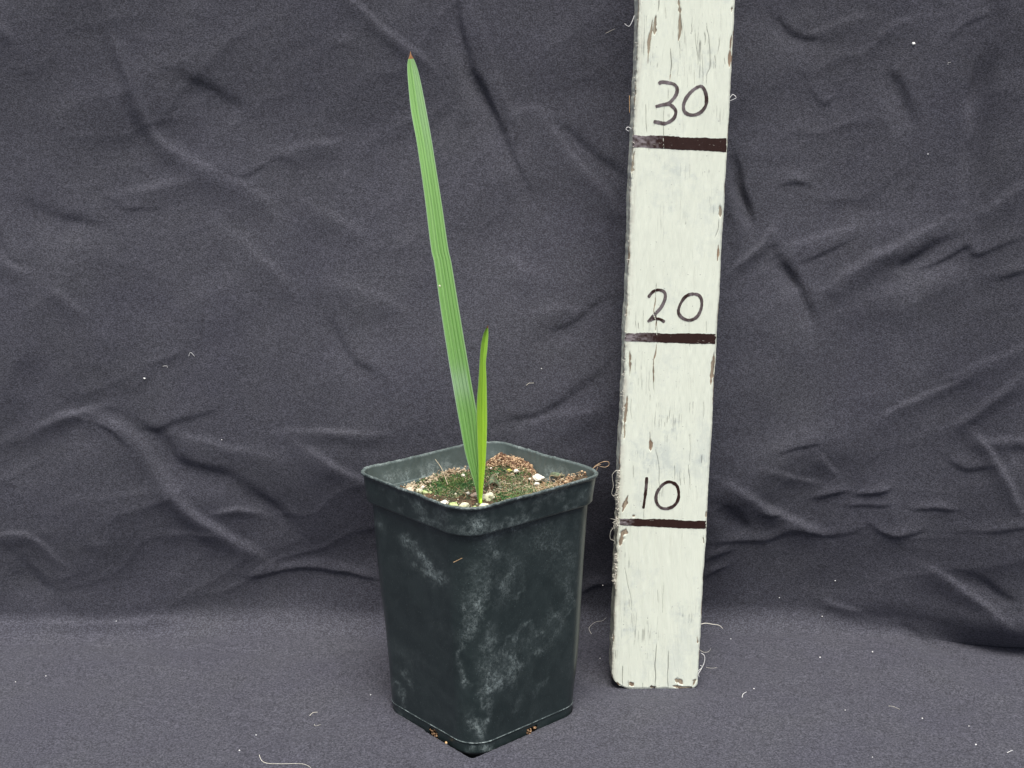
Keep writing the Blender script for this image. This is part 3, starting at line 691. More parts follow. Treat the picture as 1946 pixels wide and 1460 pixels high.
# small crumbs everywhere
cr1, cr2, cr3 = Acc(), Acc(), Acc()
for _ in range(2200):
    a_, b_ = RNG.uniform(-4.3, 4.3, 2); x = a_ * c - b_ * s + PX; y = a_ * s + b_ * c + PY
    if not inside(x, y, .03): continue
    h_ = float(soil_h(x, y)); r = RNG.uniform(.018, .055)
    rock((cr1, cr1, cr2, cr3)[RNG.integers(4)] if r < .045 else cr1, (x, y, h_ + r * .3), r * RNG.uniform(.7, 1.3, 3), .35, ICO0)
tag(cr1.build('soil_crumbs', M_COIR2), 'brown crumbs scattered over the soil surface', 'soil crumbs', kind='stuff')
tag(cr3.build('fine_grit', M_PEB), 'fine cream coloured grit sprinkled over the soil', 'grit', kind='stuff')
# brown granular clump at the back and along to the right
cl, cl2 = Acc(), Acc()
for px_, py_, z_, rx, ry, rz, cnt in ((950, 880, 12.2, .75, .8, .50, 1100), (985, 888, 12.05, .8, .7, .40, 800), (1012, 895, 12.0, .6, .5, .3, 420), (1103, 912, 12.1, .75, .55, .42, 520), (1122, 905, 12.5, .5, .5, .35, 520), (1075, 920, 12., .5, .4, .2, 200)):
    x0, y0 = sxy(px_, py_, z_)
    for _ in range(int(cnt * 1.8)):
        v_ = RNG.normal(size=3) * .52; x, y = x0 + v_[0] * rx, y0 + v_[1] * ry
        if np.linalg.norm(v_) > 1.25 or not inside(x, y, .03): continue
        z = float(soil_h(x, y)) + abs(v_[2]) * rz * .55; r = RNG.uniform(.020, .055) * (1.9 if RNG.random() < .10 else 1)
        (rock)(cl if RNG.random() < .52 else cl2, (x, y, z), r * RNG.uniform(.6, 1.4, 3), .4, ICO1, fine=.1)
cr2.v += []; 
for q in cl2.v: pass
CL = tag(cl.build('bark_fibre_clump', M_COIR), 'crumbly light brown clump of bark fibre along the back of the soil', 'bark fibre', kind='stuff')
for _ in range(1): 
    n0 = cr2.n; V_ = np.concatenate(cl2.v); cr2.add(V_, cl2.f)
tag(cr2.build('dark_bark_bits', M_COIR2), 'darker brown bark bits mixed through the fibre clump', 'bark bits', kind='stuff')
# curled fibres
fb1, fb2 = Acc(), Acc()
for px_, py_, z_, rx, ry, cnt, L in ((950, 878, 12.6, 30, 12, 60, .5), (1000, 888, 12.4, 35, 10, 80, .5), (1045, 922, 11.9, 26, 9, 110, .8), (1110, 908, 12.3, 22, 9, 120, .55), (1125, 897, 12.7, 8, 7, 50, .5), (930, 945, SZ, 45, 9, 55, .7), (1000, 930, SZ, 40, 14, 60, .9), (830, 935, SZ, 50, 10, 45, .5), (860, 905, 11.9, 40, 6, 60, .5), (1075, 915, 12, 20, 8, 60, .7)):
    for _ in range(cnt):
        r1, r2 = RNG.normal(size=2) * .6; x, y = sxy(px_ + r1 * rx, py_ + r2 * ry, z_)
        if not inside(x, y, .1): continue
        p = np.array([x, y, float(soil_h(x, y)) + .05 + RNG.random() * .12])
        tube(fb1 if RNG.random() < .62 else fb2, curl(p, RNG.uniform(.5, 1.1) * L, .01, wig=.9), RNG.uniform(.009, .016), .006, 4)
tag(fb1.build('coir_fibres', M_COIR), 'curly reddish brown coir fibres tangled over the soil', 'coir', kind='stuff')
tag(fb2.build('straw_fibres', M_STRAW), 'fine straw coloured plant fibres lying among the moss', 'fibres', kind='stuff')
# pale crusty rim of soil against the back left wall
crust = Acc()
for i in range(300):
    t = RNG.random(); px_ = 772 + t * 112 + RNG.normal() * 3; py_ = 928 - t * 36 + RNG.normal() * 3
    x, y = sxy(px_, py_, 11.85)
    while not inside(x, y, .02): x += (PX - x) * .03; y += (PY - y) * .03
    rock(crust, (x, y, float(soil_h(x, y)) + RNG.random() * .16), RNG.uniform(.02, .07) * RNG.uniform(.6, 1.4, 3), .4, ICO1, fine=.1)
tag(crust.build('soil_crust', m_var('pale_soil_crust', (.42, .34, .22), (.62, .55, .40), 400, c3=(.35, .24, .15))), 'pale crusty soil edge along the back left inner wall', 'soil crust', kind='stuff')

# pebbles: every one a thing
PEB = [
 (1022, 905, 12.05, 10.5, M_PEBW, 'large smooth white pebble half buried in brown fibre near the right side', .65),
 (1020, 917, 11.95, 5, M_PEBW, 'small white pebble just below the large smooth white one', .8),
 (981, 892, 12.25, 4.5, M_PEBW, 'small white pebble on the brown clump right of the seedling', .8),
 (933, 887, 12.3, 2.2, M_PEBW, 'tiny white pebble set in the brown clump beside the short leaf', .9),
 (968, 897, 12.0, 5, M_PEBY, 'yellow pebble at the lower edge of the brown clump', .6),
 (928, 945, 11.95, 11.5, M_PEB, 'big knobbly cream pebble touching the right side of the seedling base', .85),
 (921, 962, 11.9, 11, M_PEB, 'broad flat cream pebble in front of the seedling base at the rim', .6),
 (902, 942, 11.85, 7, M_PEBP, 'cream pebble tucked against the left side of the seedling base', .8),
 (903, 965, 11.8, 7, M_PEBG, 'low greenish pebble between two cream ones at the front rim', .6),
 (882, 962, 11.85, 9.5, M_PEB, 'round algae tinted pebble at the front rim left of the seedling', .8),
 (862, 957, 11.8, 8.5, M_PEBG, 'mottled green and cream pebble second from left along the front rim', .7),
 (844, 955, 11.75, 8, M_PEBW, 'pale flat pebble at the left end of the front rim row', .55),
 (888, 938, 11.85, 4.5, M_PEBW, 'small pale pebble behind the row of front rim pebbles', .9),
 (880, 905, 11.9, 4, M_PEBW, 'small pale pebble behind the broad leaf near the pale crust', .7),
 (796, 930, 11.9, 6.5, M_PEB, 'cream topped pebble beside the green one in the left corner', .8),
 (808, 934, 11.85, 6, M_PEBG, 'bright green algae covered pebble in the left corner of the pot', .85),
 (818, 938, 11.8, 3.5, M_PEBG, 'tiny green pebble just right of the bright green one', .8),
 (803, 923, 11.9, 4.5, M_PEBW, 'small white pebble behind the green one in the left corner', .8),
 (779, 929, 11.9, 8, M_PEBP, 'pinkish cream pebble nearest the left corner of the pot', .7),
 (866, 936, 11.85, 3, M_PEB, 'tiny cream pebble on the moss in the middle of the left half', .8),
 (1053, 925, 11.9, 3, M_PEBW, 'tiny white pebble below the withered dark leaf', .9),
 (1007, 907, 12.0, 2.6, M_PEBW, 'tiny white pebble left of the large smooth white one', .9),
]
PXCM = lambda p: F / ((np.asarray(p) - CAM) @ fw)
for px_, py_, z_, r, mt, lab, flat in PEB:
    x, y = sxy(px_, py_, z_)
    for _ in range(60):
        if inside(x, y, r / 40): break
        x += (PX - x) * .02; y += (PY - y) * .02
    rc = r / PXCM((x, y, z_)); A = Acc(); zc = max(float(soil_h(x, y)) + rc * flat * .35, z_ - .1)
    rock(A, (x, y, zc), rc * np.array([1, 1, flat]), .26, ICO3, fine=.09)
    tag(A.build('pebble', mt, loc=(x, y, zc)), lab, 'pebble', 'pebbles on the potting soil')

# withered leaves
def scrap(pts_px, zs, lab, thick=.03, curlz=.25):
    ctr = np.array([sxy(*p, z) for p, z in zip(pts_px, zs)]); n = 14; rows = []
    Q = smooth_poly(np.column_stack([ctr, zs]), 8)
    L = len(Q)
    V_ = []; 
    for i, q in enumerate(Q):
        t = i / (L - 1); w = .22 * (1 + .4 * math.sin(7 * t)) * math.sin(math.pi * (t * .9 + .05)) ** .7
        for j in range(n):
            u = j / (n - 1) * 2 - 1
            V_.append(q + np.array([.15 * u * w, .9 * u * w, .55 * w * u + curlz * w * u * u + .03 * math.sin(9 * t + 4 * u)]))
    V_ = np.array(V_); V2 = V_ - np.array([0, .3, 1]) * thick
    f = grid_faces(L, n); f2 = f[:, ::-1] + len(V_)
    o = mesh_obj('withered_leaf', np.r_[V_, V2], np.r_[f, f2], M_DEAD, loc=V_.mean(0)); tag(o, lab, 'dead leaf', 'withered leaf scraps on the soil')
scrap([(1045, 903), (1060, 899), (1073, 905), (1066, 916)], [12.1, 12.3, 12.25, 12.0], 'curled grey green withered leaf between white pebble and right corner')
scrap([(922, 925), (934, 912), (945, 918), (953, 930)], [11.88, 11.98, 11.95, 11.86], 'crumpled withered leaf on the soil just right of the seedling')

# loose straws and hairs in the pot
def strand(pts, r0, r1, name, lab, mt, group=None, k=5):
    P = smooth_poly(pts, 8); A = Acc(); tube(A, P, r0, r1, k); o = A.build(name, mt, loc=P[0]); tag(o, lab, name.replace('_', ' '), group); return o
p0 = np.r_[sxy(851, 922, 11.8), 11.8]; p1 = hit_y(840, 892, p0[1] + .25); p2 = hit_y(827, 873, p0[1] + .45)
strand([p0, p1, p2], .030, .010, 'straw', 'thin tan straw leaning up out of the moss towards the back left wall', M_STRAW)
b0 = hit_y(1124, 893, .9)
strand([b0, hit_y(1134, 884, .8), hit_y(1146, 878, .7), hit_y(1156, 878, .7), hit_y(1157, 884, .7), hit_y(1150, 888, .7), hit_y(1138, 886, .8)], .02, .010, 'coir_hair', 'looped reddish hair sticking out over the right corner of the pot', M_COIR)
strand([b0, hit_y(1133, 886, .8), hit_y(1142, 883, .7)], .03, .012, 'coir_hair', 'short thick reddish hair at the right corner beneath the looped one', M_COIR)
strand([hit_y(1131, 899, .6), hit_y(1134, 893, .5), hit_y(1136, 887, .5)], .022, .012, 'coir_hair', 'short upright reddish hair standing on the right corner rim', M_COIR)
hh_ = face_hit(870, 1065, 'x'); nn_ = np.array([-math.cos(TH), -math.sin(TH), 0])
def onf(px, py, side='x', off=.03):
    c, s = math.cos(TH), math.sin(TH); n_ = np.array([-c, -s, 0]) if side == 'x' else np.array([s, -c, 0])
    d = ray(px, py); p = hit_y(px, py, -3.)
    for _ in range(8):
        hs = body_S(p[2])[0] / 2; p0_ = np.array([PX, PY, 0]) + n_ * (hs + off); p = CAM + d * (((p0_ - CAM) @ n_) / (d @ n_))
    return p
strand([onf(862, 1069, off=.06), onf(870, 1065, off=.05), onf(878, 1061, off=.06)], .022, .014, 'straw', 'tiny orange straw stuck to the left face of the pot', M_AMB)
A = Acc(); q = onf(848, 1412, off=.12); rock(A, q, (.07, .07, .06), .3, ICO2); tag(A.build('grit_grain', M_AMB, loc=q), 'ochre grain of grit at the foot of the pot, left of its front corner', 'grit')

# ------------------------------------------------------------------ the seedling: two leaves
base = np.r_[sxy(914, 953, 11.9), 11.75]
SEED = empty('seedling', base)
tag(SEED, 'young palm seedling with one long and one short pleated green leaf', 'seedling')
def leaf(name, L, R, ydep, mt, keel, pleats, thick, tip_t, par, bloomf, vein_and_shadef, twist=0., nL=220, n=41):
    """L, R: photo outlines from base to tip; ydep(t): distance in depth against the base"""
    def resample(Q):
        Q = smooth_poly(Q, 12); d = np.r_[0, np.cumsum(np.hypot(*np.diff(Q, axis=0).T))]; t = np.linspace(0, d[-1], nL)
        return np.stack([np.interp(t, d, Q[:, 0]), np.interp(t, d, Q[:, 1])], -1)
    l, r = resample(L), resample(R); V_ = []; ac = []; al = []; bl = []; ve = []
    for i in range(nL):
        t = i / (nL - 1); yy = base[1] + ydep(t)
        a_ = hit_y(l[i, 0], l[i, 1], yy); b_ = hit_y(r[i, 0], r[i, 1], yy + twist); w = np.linalg.norm(b_ - a_)
        for j in range(n):
            u = j / (n - 1); p = a_ + (b_ - a_) * u
            d = -keel * w * (1 - abs(2 * u - 1)) + pleats * min(w, .9) * (.5 * math.sin(u * 2 * math.pi * 5.5) + .3 * math.sin(u * 2 * math.pi * 11 + 1))
            V_.append(p + np.array([0, -d, 0])); ac.append(u); al.append(t); bl.append(bloomf(t, u)); ve.append(vein_and_shadef(t, u))
    V_ = np.array(V_); N_ = np.array([0, 1, 0]); edge = np.clip(1 - np.abs(np.array(ac) * 2 - 1) ** 6, .0, 1)
    Vk = V_ + N_ * thick * edge[:, None] + N_ * .002
    f = grid_faces(nL, n); m_ = len(V_)
    sel = (np.arange(len(f)) // (n - 1)) < int(tip_t * (nL - 1))
    attrs = {'across': np.r_[ac, ac], 'along': np.r_[al, al], 'bloom': np.r_[bl, bl], 'vein_and_shade': np.r_[ve, ve]}
    o = mesh_obj(name, np.r_[V_, Vk], np.r_[f[sel][:, ::-1], f[sel] + m_], mt, par, attrs=attrs)
    if (~sel).any():
        tp = mesh_obj('leaf_tip', np.r_[V_, Vk], np.r_[f[~sel][:, ::-1], f[~sel] + m_], M_TIP, par, attrs=attrs)
        me = tp.data; tp['label'] = 'dry brown leaf tip'
        import bmesh
        for ob in (o, tp):
            bm = bmesh.new(); bm.from_mesh(ob.data); bmesh.ops.delete(bm, geom=[v for v in bm.verts if not v.link_faces], context='VERTS'); bm.to_mesh(ob.data); bm.free()
        tp.parent = o
    return o
L1 = [(909, 956), (905, 935), (899, 912), (885, 865), (874, 809), (860, 730), (847, 651), (836, 579), (825, 500), (819, 472), (806, 368), (792, 272), (781, 211), (775, 150), (774, 124), (776, 112), (778.6, 104), (780, 97)]
R1 = [(915, 957), (917, 935), (916, 900), (913, 850), (907, 790), (895, 722), (883, 651), (871, 579), (858, 500), (852, 472), (840, 390), (830, 327), (819, 258), (806, 187), (796, 140), (789, 118), (785, 110), (781.8, 104), (780, 97)]
leaf('leaf', L1, R1, lambda t: .10 + 1.2 * t * t, ML1, .10, .042, .03, .982, SEED,
     lambda t, u: (.55 * math.exp(-((t - .265) / .035) ** 2) * (u < .85) + .30 * (u > .45) * min(1, max(0, (t - .72) / .12)) + .10 + .8 * (u < .05) + .55 * (u > .965)),
     lambda t, u: .75 * math.exp(-((u - .50 + .20 * t) / .028) ** 2) + .45 * math.exp(-((u - .68 + .06 * t) / .022) ** 2) + .35 * math.exp(-((u - .22) / .02) ** 2) + .5 * (1 - min(1, t / .14)) * (u < .6))
L2 = [(910, 958), (909.5, 941), (908.5, 878), (906, 815), (906, 768), (909.5, 720), (913, 664), (917, 640), (922, 627), (927, 618)]
R2 = [(916, 958), (918, 930), (923, 878), (925.5, 815), (925.5, 768), (924.5, 720), (923.5, 689), (926, 665), (928, 640), (928, 628), (927.5, 618)]
leaf('leaf', L2, R2, lambda t: -.12 + .35 * t, ML2, .26, .022, .03, .985, SEED, lambda t, u: .04 + .45 * (u < .06) + .4 * (u > .95),
     lambda t, u: .36 * (1 / (1 + math.exp((u - .48) * 40))) * min(1, max(0, (t - .12) / .3)) + .5 * math.exp(-((u - .48) / .03) ** 2) + .3 * math.exp(-((u - .75) / .025) ** 2), twist=.12)  # besides the veins, shade of the folded left half painted darker
sh = Acc(); 
tube(sh, [base + [0, -.08, -.35], base + [0, -.08, .0], base + [0.01, -.04, .30]], .10, .055, 10); so = sh.build('sheath', ML2, parent=SEED)
so['label'] = 'pale green sheath at the foot of the leaves'
A = Acc(); q = hit_y(835.5, 544, base[1] - .02); rock(A, q, (.045, .03, .06), .2, ICO2); tag(A.build('scale_speck', M_PEB, loc=q), 'tiny pale speck on the long leaf halfway up its left edge', 'speck')

# ------------------------------------------------------------------ measuring board
XB, YB, WB, Z0, TA, TB = 5.275, 2.28, 4.77, -.59, .0327, .0175
BX = np.array([math.cos(TA), 0, -math.sin(TA)]); BZ = np.array([math.sin(TA), math.sin(TB), math.cos(TA)]); BN = np.cross(BX, BZ); BN /= np.linalg.norm(BN)   # BN points to the viewer (-y)
B0 = np.array([XB, YB, 0.]); THK = 1.9; HB = 46.
if BN[1] > 0: BN = -BN
def b_uv(px, py):
    d = ray(px, py); p = CAM + d * (((B0 - CAM) @ BN) / (d @ BN)); q = p - B0
    return q @ BX, q @ BZ
BOARD = empty('measuring_board', B0)
tag(BOARD, 'weathered white painted board marked 10, 20 and 30, standing right of the pot', 'measuring board')
nf, nr_ = 300, 900
uf = np.linspace(0, 1, nf); tz = np.r_[np.linspace(0, 3, 110, endpoint=False), np.linspace(3, HB, nr_ - 110)]
zbot = lambda u: -.09 + .05 * vnoise(u * 3.1, u * 0, 111) + .07 * np.clip(vnoise(u * 13, u * 0, 112), -.2, 1) + .30 * np.clip(1 - u / .16, 0, 1) ** 2 + .10 * np.clip((u - .93) / .07, 0, 1) ** 2
Uc, Zc = np.meshgrid(uf, tz)
def outl(z, side):
    return (.030 * vnoise(z * .8 + side * 50, z * 0, 113) + .018 * vnoise(z * 3.3 + side * 31, z * 0, 114) + .010 * vnoise(z * 11, z * 0 + side * 3, 115) * (1 + side * -.3))
left = outl(Zc, 1) * (1.1) ; right = outl(Zc, 0) * .55
# bottom left corner is rounded off
cut = .28 * np.clip(1 - Zc / .55, 0, 1) ** 2; left = left + cut; right = right - .10 * np.clip(1 - Zc / .3, 0, 1) ** 2
Xf = left + Uc * (WB + right - left)
Zf = Zc + zbot(Uc) * np.clip(1 - Zc / 1.5, 0, 1)
def P2(crop, org, sc, pts): return [(org[0] + a / sc, org[1] + b / sc) for a, b in pts]
c30 = lambda pts: P2(0, (1140, 0), 4.17, pts); c20 = lambda pts: P2(0, (1140, 350), 3.65, pts); c10 = lambda pts: P2(0, (1120, 750), 4.17, pts); c00 = lambda pts: P2(0, (1120, 1050), 4.867, pts)
PEEL = [(1, 3.6, c30([(445, 125), (438, 200), (432, 280)])), (1, 2.4, c30([(412, 160), (405, 250), (395, 330), (385, 420), (380, 510)])), (1, 2.7, c30([(626, -40), (630, 60), (632, 180), (636, 270), (628, 318)])),
 (.9, 1.8, c30([(560, 585), (557, 620), (555, 650)])), (.9, 3.0, c30([(1042, 285), (1030, 400), (1022, 530)])), (.9, 2.0, c30([(1050, 60), (1045, 100)])), (.85, 2.2, c30([(275, 1200), (268, 1280), (262, 1390)])),
 (.9, 2.5, c30([(290, 80), (285, 300), (278, 480)])), (.8, 2, c30([(258, 760), (262, 900)])),
 (.95, 3.2, c20([(832, 140), (828, 235)])), (.9, 2.0, c20([(822, 420), (822, 540)])), (.85, 2.0, c20([(192, 480), (190, 600), (188, 700)])),
 (.9, 1.6, c20([(383, 780), (381, 880), (390, 950), (380, 1020)])), (.9, 1.9, c20([(388, 1110), (380, 1200), (375, 1260), (380, 1380)])), (.9, 2.0, c20([(215, 1155), (212, 1250), (200, 1340)])), (.9, 2.2, c20([(795, 1160), (785, 1260), (770, 1400)])), 
 (.95, 3.4, c10([(482, 345), (492, 390), (490, 455)])), (.9, 3.5, c10([(302, 20), (298, 120), (288, 200), (275, 350)])), (1., 4.0, c10([(312, 805), (295, 850), (268, 930)])), (1, 5.5, c10([(285, 1060), (262, 1130), (245, 1200)])), (.8, 2.4, c10([(925, 930), (920, 980)])), (.9, 3, c10([(355, 955), (362, 975)])), (.85, 2.4, c10([(250, 30), (252, 200), (245, 340)])), (.8, 2, c10([(905, 1130), (910, 1180)])),
 (.9, 6.5, c00([(790, 1180), (830, 1200), (860, 1225)])), (.85, 5, c00([(780, 1240), (850, 1255), (950, 1255)])), (.85, 5, c00([(370, 1205), (410, 1230)])), (.8, 4, c00([(560, 1240), (620, 1250)])), (.75, 4, c00([(200, 1130), (230, 1200), (290, 1235)])), (.7, 2, c00([(1000, 780), (1000, 840)])), (.8, 2.5, c00([(228, 760), (225, 830)])), (.7, 3, c00([(960, 1240), (990, 1180)]))]
CRK = [(.9, .55, c30([(470, 0), (468, 60), (460, 100)])), (.9, .6, c30([(562, 385), (565, 450), (563, 520), (556, 600)])), (.8, .45, c30([(365, 830), (366, 930), (370, 1060)])), (.8, .4, c30([(505, 830), (503, 960), (505, 1180)])), (.7, .4, c30([(536, 700), (537, 800)])),
 (.9, .5, c30([(850, 190), (856, 260), (868, 340), (873, 430), (870, 540), (848, 600), (845, 680)])), (.8, .45, c30([(828, 250), (830, 320), (826, 360)])), (.8, .4, c30([(940, 300), (942, 380), (938, 430)])), (.7, .4, c30([(752, 230), (758, 340), (775, 440), (778, 540)])), (.7, .35, c30([(723, 190), (728, 260)])), (.7, .35, c30([(520, 60), (524, 160)])), (.8, .45, c30([(915, 440), (920, 500)])), (.7, .35, c30([(805, 420), (812, 530), (815, 650)])), (.6, .35, c30([(632, 330), (635, 480)])), (.6, .35, c30([(670, 230), (675, 370)])), (.7, .4, c30([(985, 460), (990, 510)])), (.6, .35, c30([(750, 560), (752, 680)])), (.6, .35, c30([(385, 1170), (388, 1210)])),
 (.8, .45, c20([(388, 690), (384, 780)])), (.8, .5, c20([(820, 250), (815, 320), (800, 370)])), (.8, .4, c20([(390, 870), (395, 1060)])), (.8, .5, c20([(265, 960), (268, 1010)])), (.6, .35, c20([(300, 880), (302, 1020)])), (.8, .5, c20([(370, 1230), (372, 1320), (380, 1450)])), (.6, .35, c20([(340, 1290), (345, 1440)])), (.6, .35, c20([(618, 900), (620, 1150)])), (.8, .45, c20([(590, 285), (600, 262)])), (.7, .35, c20([(245, 940), (246, 1000)])), (.7, .4, c20([(735, 950), (740, 1030)])),
 (.8, .45, c10([(478, 0), (478, 50)])), (.9, .5, c10([(480, 300), (482, 350)])), (.8, .4, c10([(525, 430), (545, 560), (552, 690), (560, 790)])), (.8, .4, c10([(633, 120), (632, 200)])), (.8, .45, c10([(620, 175), (618, 235)])), (.6, .35, c10([(790, 320), (798, 450), (800, 560)])), (.9, .5, c10([(790, 560), (795, 680), (798, 750)])), (.7, .35, c10([(673, 560), (677, 680)])), (.8, .4, c10([(720, 660), (724, 730)])), (.6, .35, c10([(905, 50), (900, 200)])), (.7, .35, c10([(432, 910), (430, 1000)])), (.7, .4, c10([(350, 560), (348, 680)])), (.6, .35, c10([(330, 30), (335, 200)])), (.6, .35, c10([(750, 660), (752, 720)])), (.7, .4, c10([(600, 220), (598, 260)])),
 (1, .55, c00([(618, 830), (612, 1000), (610, 1120), (610, 1275)])), (1, .55, c00([(728, 900), (725, 1080), (727, 1275)])), (.9, .5, c00([(305, 1050), (302, 1150), (302, 1240)])), (.7, .45, c00([(320, 130), (350, 280), (385, 420), (390, 530)])), (.7, .35, c00([(685, 280), (680, 420), (672, 560)])), (.6, .35, c00([(635, 350), (640, 470)])), (.7, .45, c00([(240, 900), (245, 1000)])), (.7, .4, c00([(515, 700), (512, 800)])), (.8, .5, c00([(358, 1190), (360, 1240)])), (.7, .4, c00([(490, 1200), (490, 1260)])), (.7, .4, c00([(812, 1210), (814, 1270)])), (.6, .35, c00([(530, 930), (532, 990)]))]
GRM = [(.9, 22, c30([(640, 180), (800, 350), (880, 480), (950, 500)])), (.7, 16, c30([(350, 150), (340, 400), (450, 500)])), (.7, 18, c30([(560, 480), (700, 580), (840, 620)])), (.5, 14, c30([(400, 1000), (560, 900)])), (.5, 12, c30([(950, 850), (960, 960)])), (.5, 14, c30([(400, 1250), (600, 1350), (850, 1380)])),
 (.5, 12, c20([(780, 60), (800, 200)])), (.35, 26, c20([(420, 120), (420, 420)])), (.6, 14, c20([(230, 880), (300, 980), (250, 1100)])), (.5, 12, c20([(780, 700), (770, 900)])), (.7, 18, c20([(230, 1150), (260, 1300), (350, 1440)])), (.5, 18, c20([(540, 1420), (680, 1260)])),
 (.9, 20, c10([(480, 100), (600, 240), (720, 200), (800, 90)])), (.6, 14, c10([(330, 400), (480, 540), (440, 620)])), (.8, 16, c10([(880, 470), (900, 620)])), (.5, 18, c10([(760, 300), (560, 420), (760, 700)])), (.5, 16, c10([(480, 830), (600, 770)])), (.6, 10, c10([(290, 1280), (330, 1380)])),
 (.7, 22, c00([(330, 420), (400, 620), (500, 760), (640, 780)])), (.7, 10, c00([(800, 490), (860, 560)])), (.5, 18, c00([(560, 560), (700, 850)])), (.5, 12, c00([(970, 430), (930, 650)])), (.4, 12, c00([(250, 900), (330, 1050)]))]
def fld(items, mx=1., warp=.05, pxs=37., wf=2.2):
    f = np.zeros_like(Xf)
    wx_ = Xf + warp * vnoise(Xf * wf * 2, Zf * wf * .7, 121); wz_ = Zf + warp * vnoise(Xf * wf, Zf * wf, 122)
    for A, w, pts in items:
        Q = smooth_poly([b_uv(*p) for p in pts], 5) if len(pts) > 2 else np.array([b_uv(*p) for p in pts]); w = w / pxs
        z0, z1 = Q[:, 1].min() - 3 * w - .1, Q[:, 1].max() + 3 * w + .1; i0, i1 = np.searchsorted(tz, [max(z0, 0), max(z1, .01)]); i1 = min(i1 + 2, len(tz))
        if i1 - i0 < 2: continue
        d, _, par = seg_field(wx_[i0:i1], wz_[i0:i1], Q)
        tp = np.clip(np.minimum(par, 1 - par) * 4 + .12, 0, 1) ** .7
        wm = 1 + .55 * vnoise(Zf[i0:i1] * 6, Xf[i0:i1] * 2, 123) if w * pxs > 1 else 1
        f[i0:i1] = np.maximum(f[i0:i1], A * np.exp(-(d / (w * tp * wm)) ** 2))
    return f
peel = fld(PEEL, warp=.06); crack = fld(CRK, warp=.035); grime = fld(GRM, warp=.25)
# hairline cracks above the frame too, so the top of the board is not blank
up_ = sstep(36, 38, Zf); peel = np.maximum(peel, up_ * np.clip(vnoise(Xf * 5, Zf * .35, 131) * 2 - .9, 0, 1)); grime = np.maximum(grime, up_ * .5)
hc = np.clip((vnoise(Xf * 24 + .4 * vnoise(Xf * 3, Zf * 2, 133), Zf * 1.0, 132) - .55) * 7, 0, 1) * np.clip(grime * 1.6 - .35, 0, 1); crack0 = crack; crack = np.maximum(crack, hc * .55)
ed = np.minimum(Xf - left, WB + right - Xf); edge_a = np.clip(1 - ed / .34, 0, 1) * (Xf < WB * .5) + .8 * np.clip(1 - ed / .12, 0, 1) * (Xf >= WB * .5)
peel = np.maximum(peel, np.clip(1 - ed / .09, 0, 1) * np.clip(.45 + .5 * vnoise(Zf * 1.1, Xf * 0 + (Xf > 2.4) * 9, 134), 0, 1) * .95)
depth = -.10 * np.clip(1 - (ed + .012) / .17, 0, 1) ** 2 - .035 * sstep(.4, .6, peel) - .05 * crack0 + .014 * vnoise(Xf * 5, Zf * .6, 135) + .007 * vnoise(Xf * 16, Zf * 2, 136) + .03 * vnoise(Xf * .8, Zf * .15, 137)
depth -= .05 * np.clip(1 - Zc / .12, 0, 1)
Pf = B0 + Xf[..., None] * BX + Zf[..., None] * BZ + depth[..., None] * BN
# sides and back complete the cross section
ns = 14; sideR = []; sideL = []; 
for k_ in range(1, ns + 1):
    t = k_ / ns; dz = .010 * vnoise(tz * 4 + t * 9, tz * 0 + t * 5, 141)
    sideR.append(Pf[:, -1] + (-BN) * THK * t * .985 + BX * dz[:, None] * (k_ < ns)); 
for k_ in range(ns - 1, -1, -1):
    t = (k_ + 1) / ns; dz = .03 * vnoise(tz * 5 + t * 9, tz * 0 + t * 6 + 3, 142) + .012 * vnoise(tz * 17, tz * 0 + t * 11, 143)
    sideL.append(Pf[:, 0] + (-BN) * THK * t * .985 - BX * (dz * (k_ < ns - 1))[:, None])
ring = np.concatenate([Pf, np.stack(sideR, 1), np.stack(sideL, 1)], 1); ncr = ring.shape[1]
f = grid_faces(ring.shape[0], ncr, True); f = f[:, :]
pad = lambda a, v=0.: np.concatenate([a, np.full((a.shape[0], 2 * ns), v)], 1)
sidep = np.clip(.50 + .35 * vnoise(np.tile(tz[:, None], (1, 2 * ns)) * 1.3, np.tile(np.arange(2 * ns), (len(tz), 1)) * .4, 144), 0, 1)
pl = np.concatenate([peel, sidep * .55], 1)
def cap(r_): c_ = r_.mean(0); return c_ + (r_ - c_) * .002
ring = np.concatenate([cap(ring[0])[None], ring, cap(ring[-1])[None]], 0)
f = grid_faces(ring.shape[0], ncr, True)
ex = lambda a: np.concatenate([a[:1], a, a[-1:]], 0).ravel()
plank = mesh_obj('plank', ring.reshape(-1, 3), f, MW, BOARD, attrs={'peel': ex(pl), 'crack': ex(pad(crack)), 'grime': ex(pad(grime, .6)), 'edge': ex(pad(edge_a, .6))})

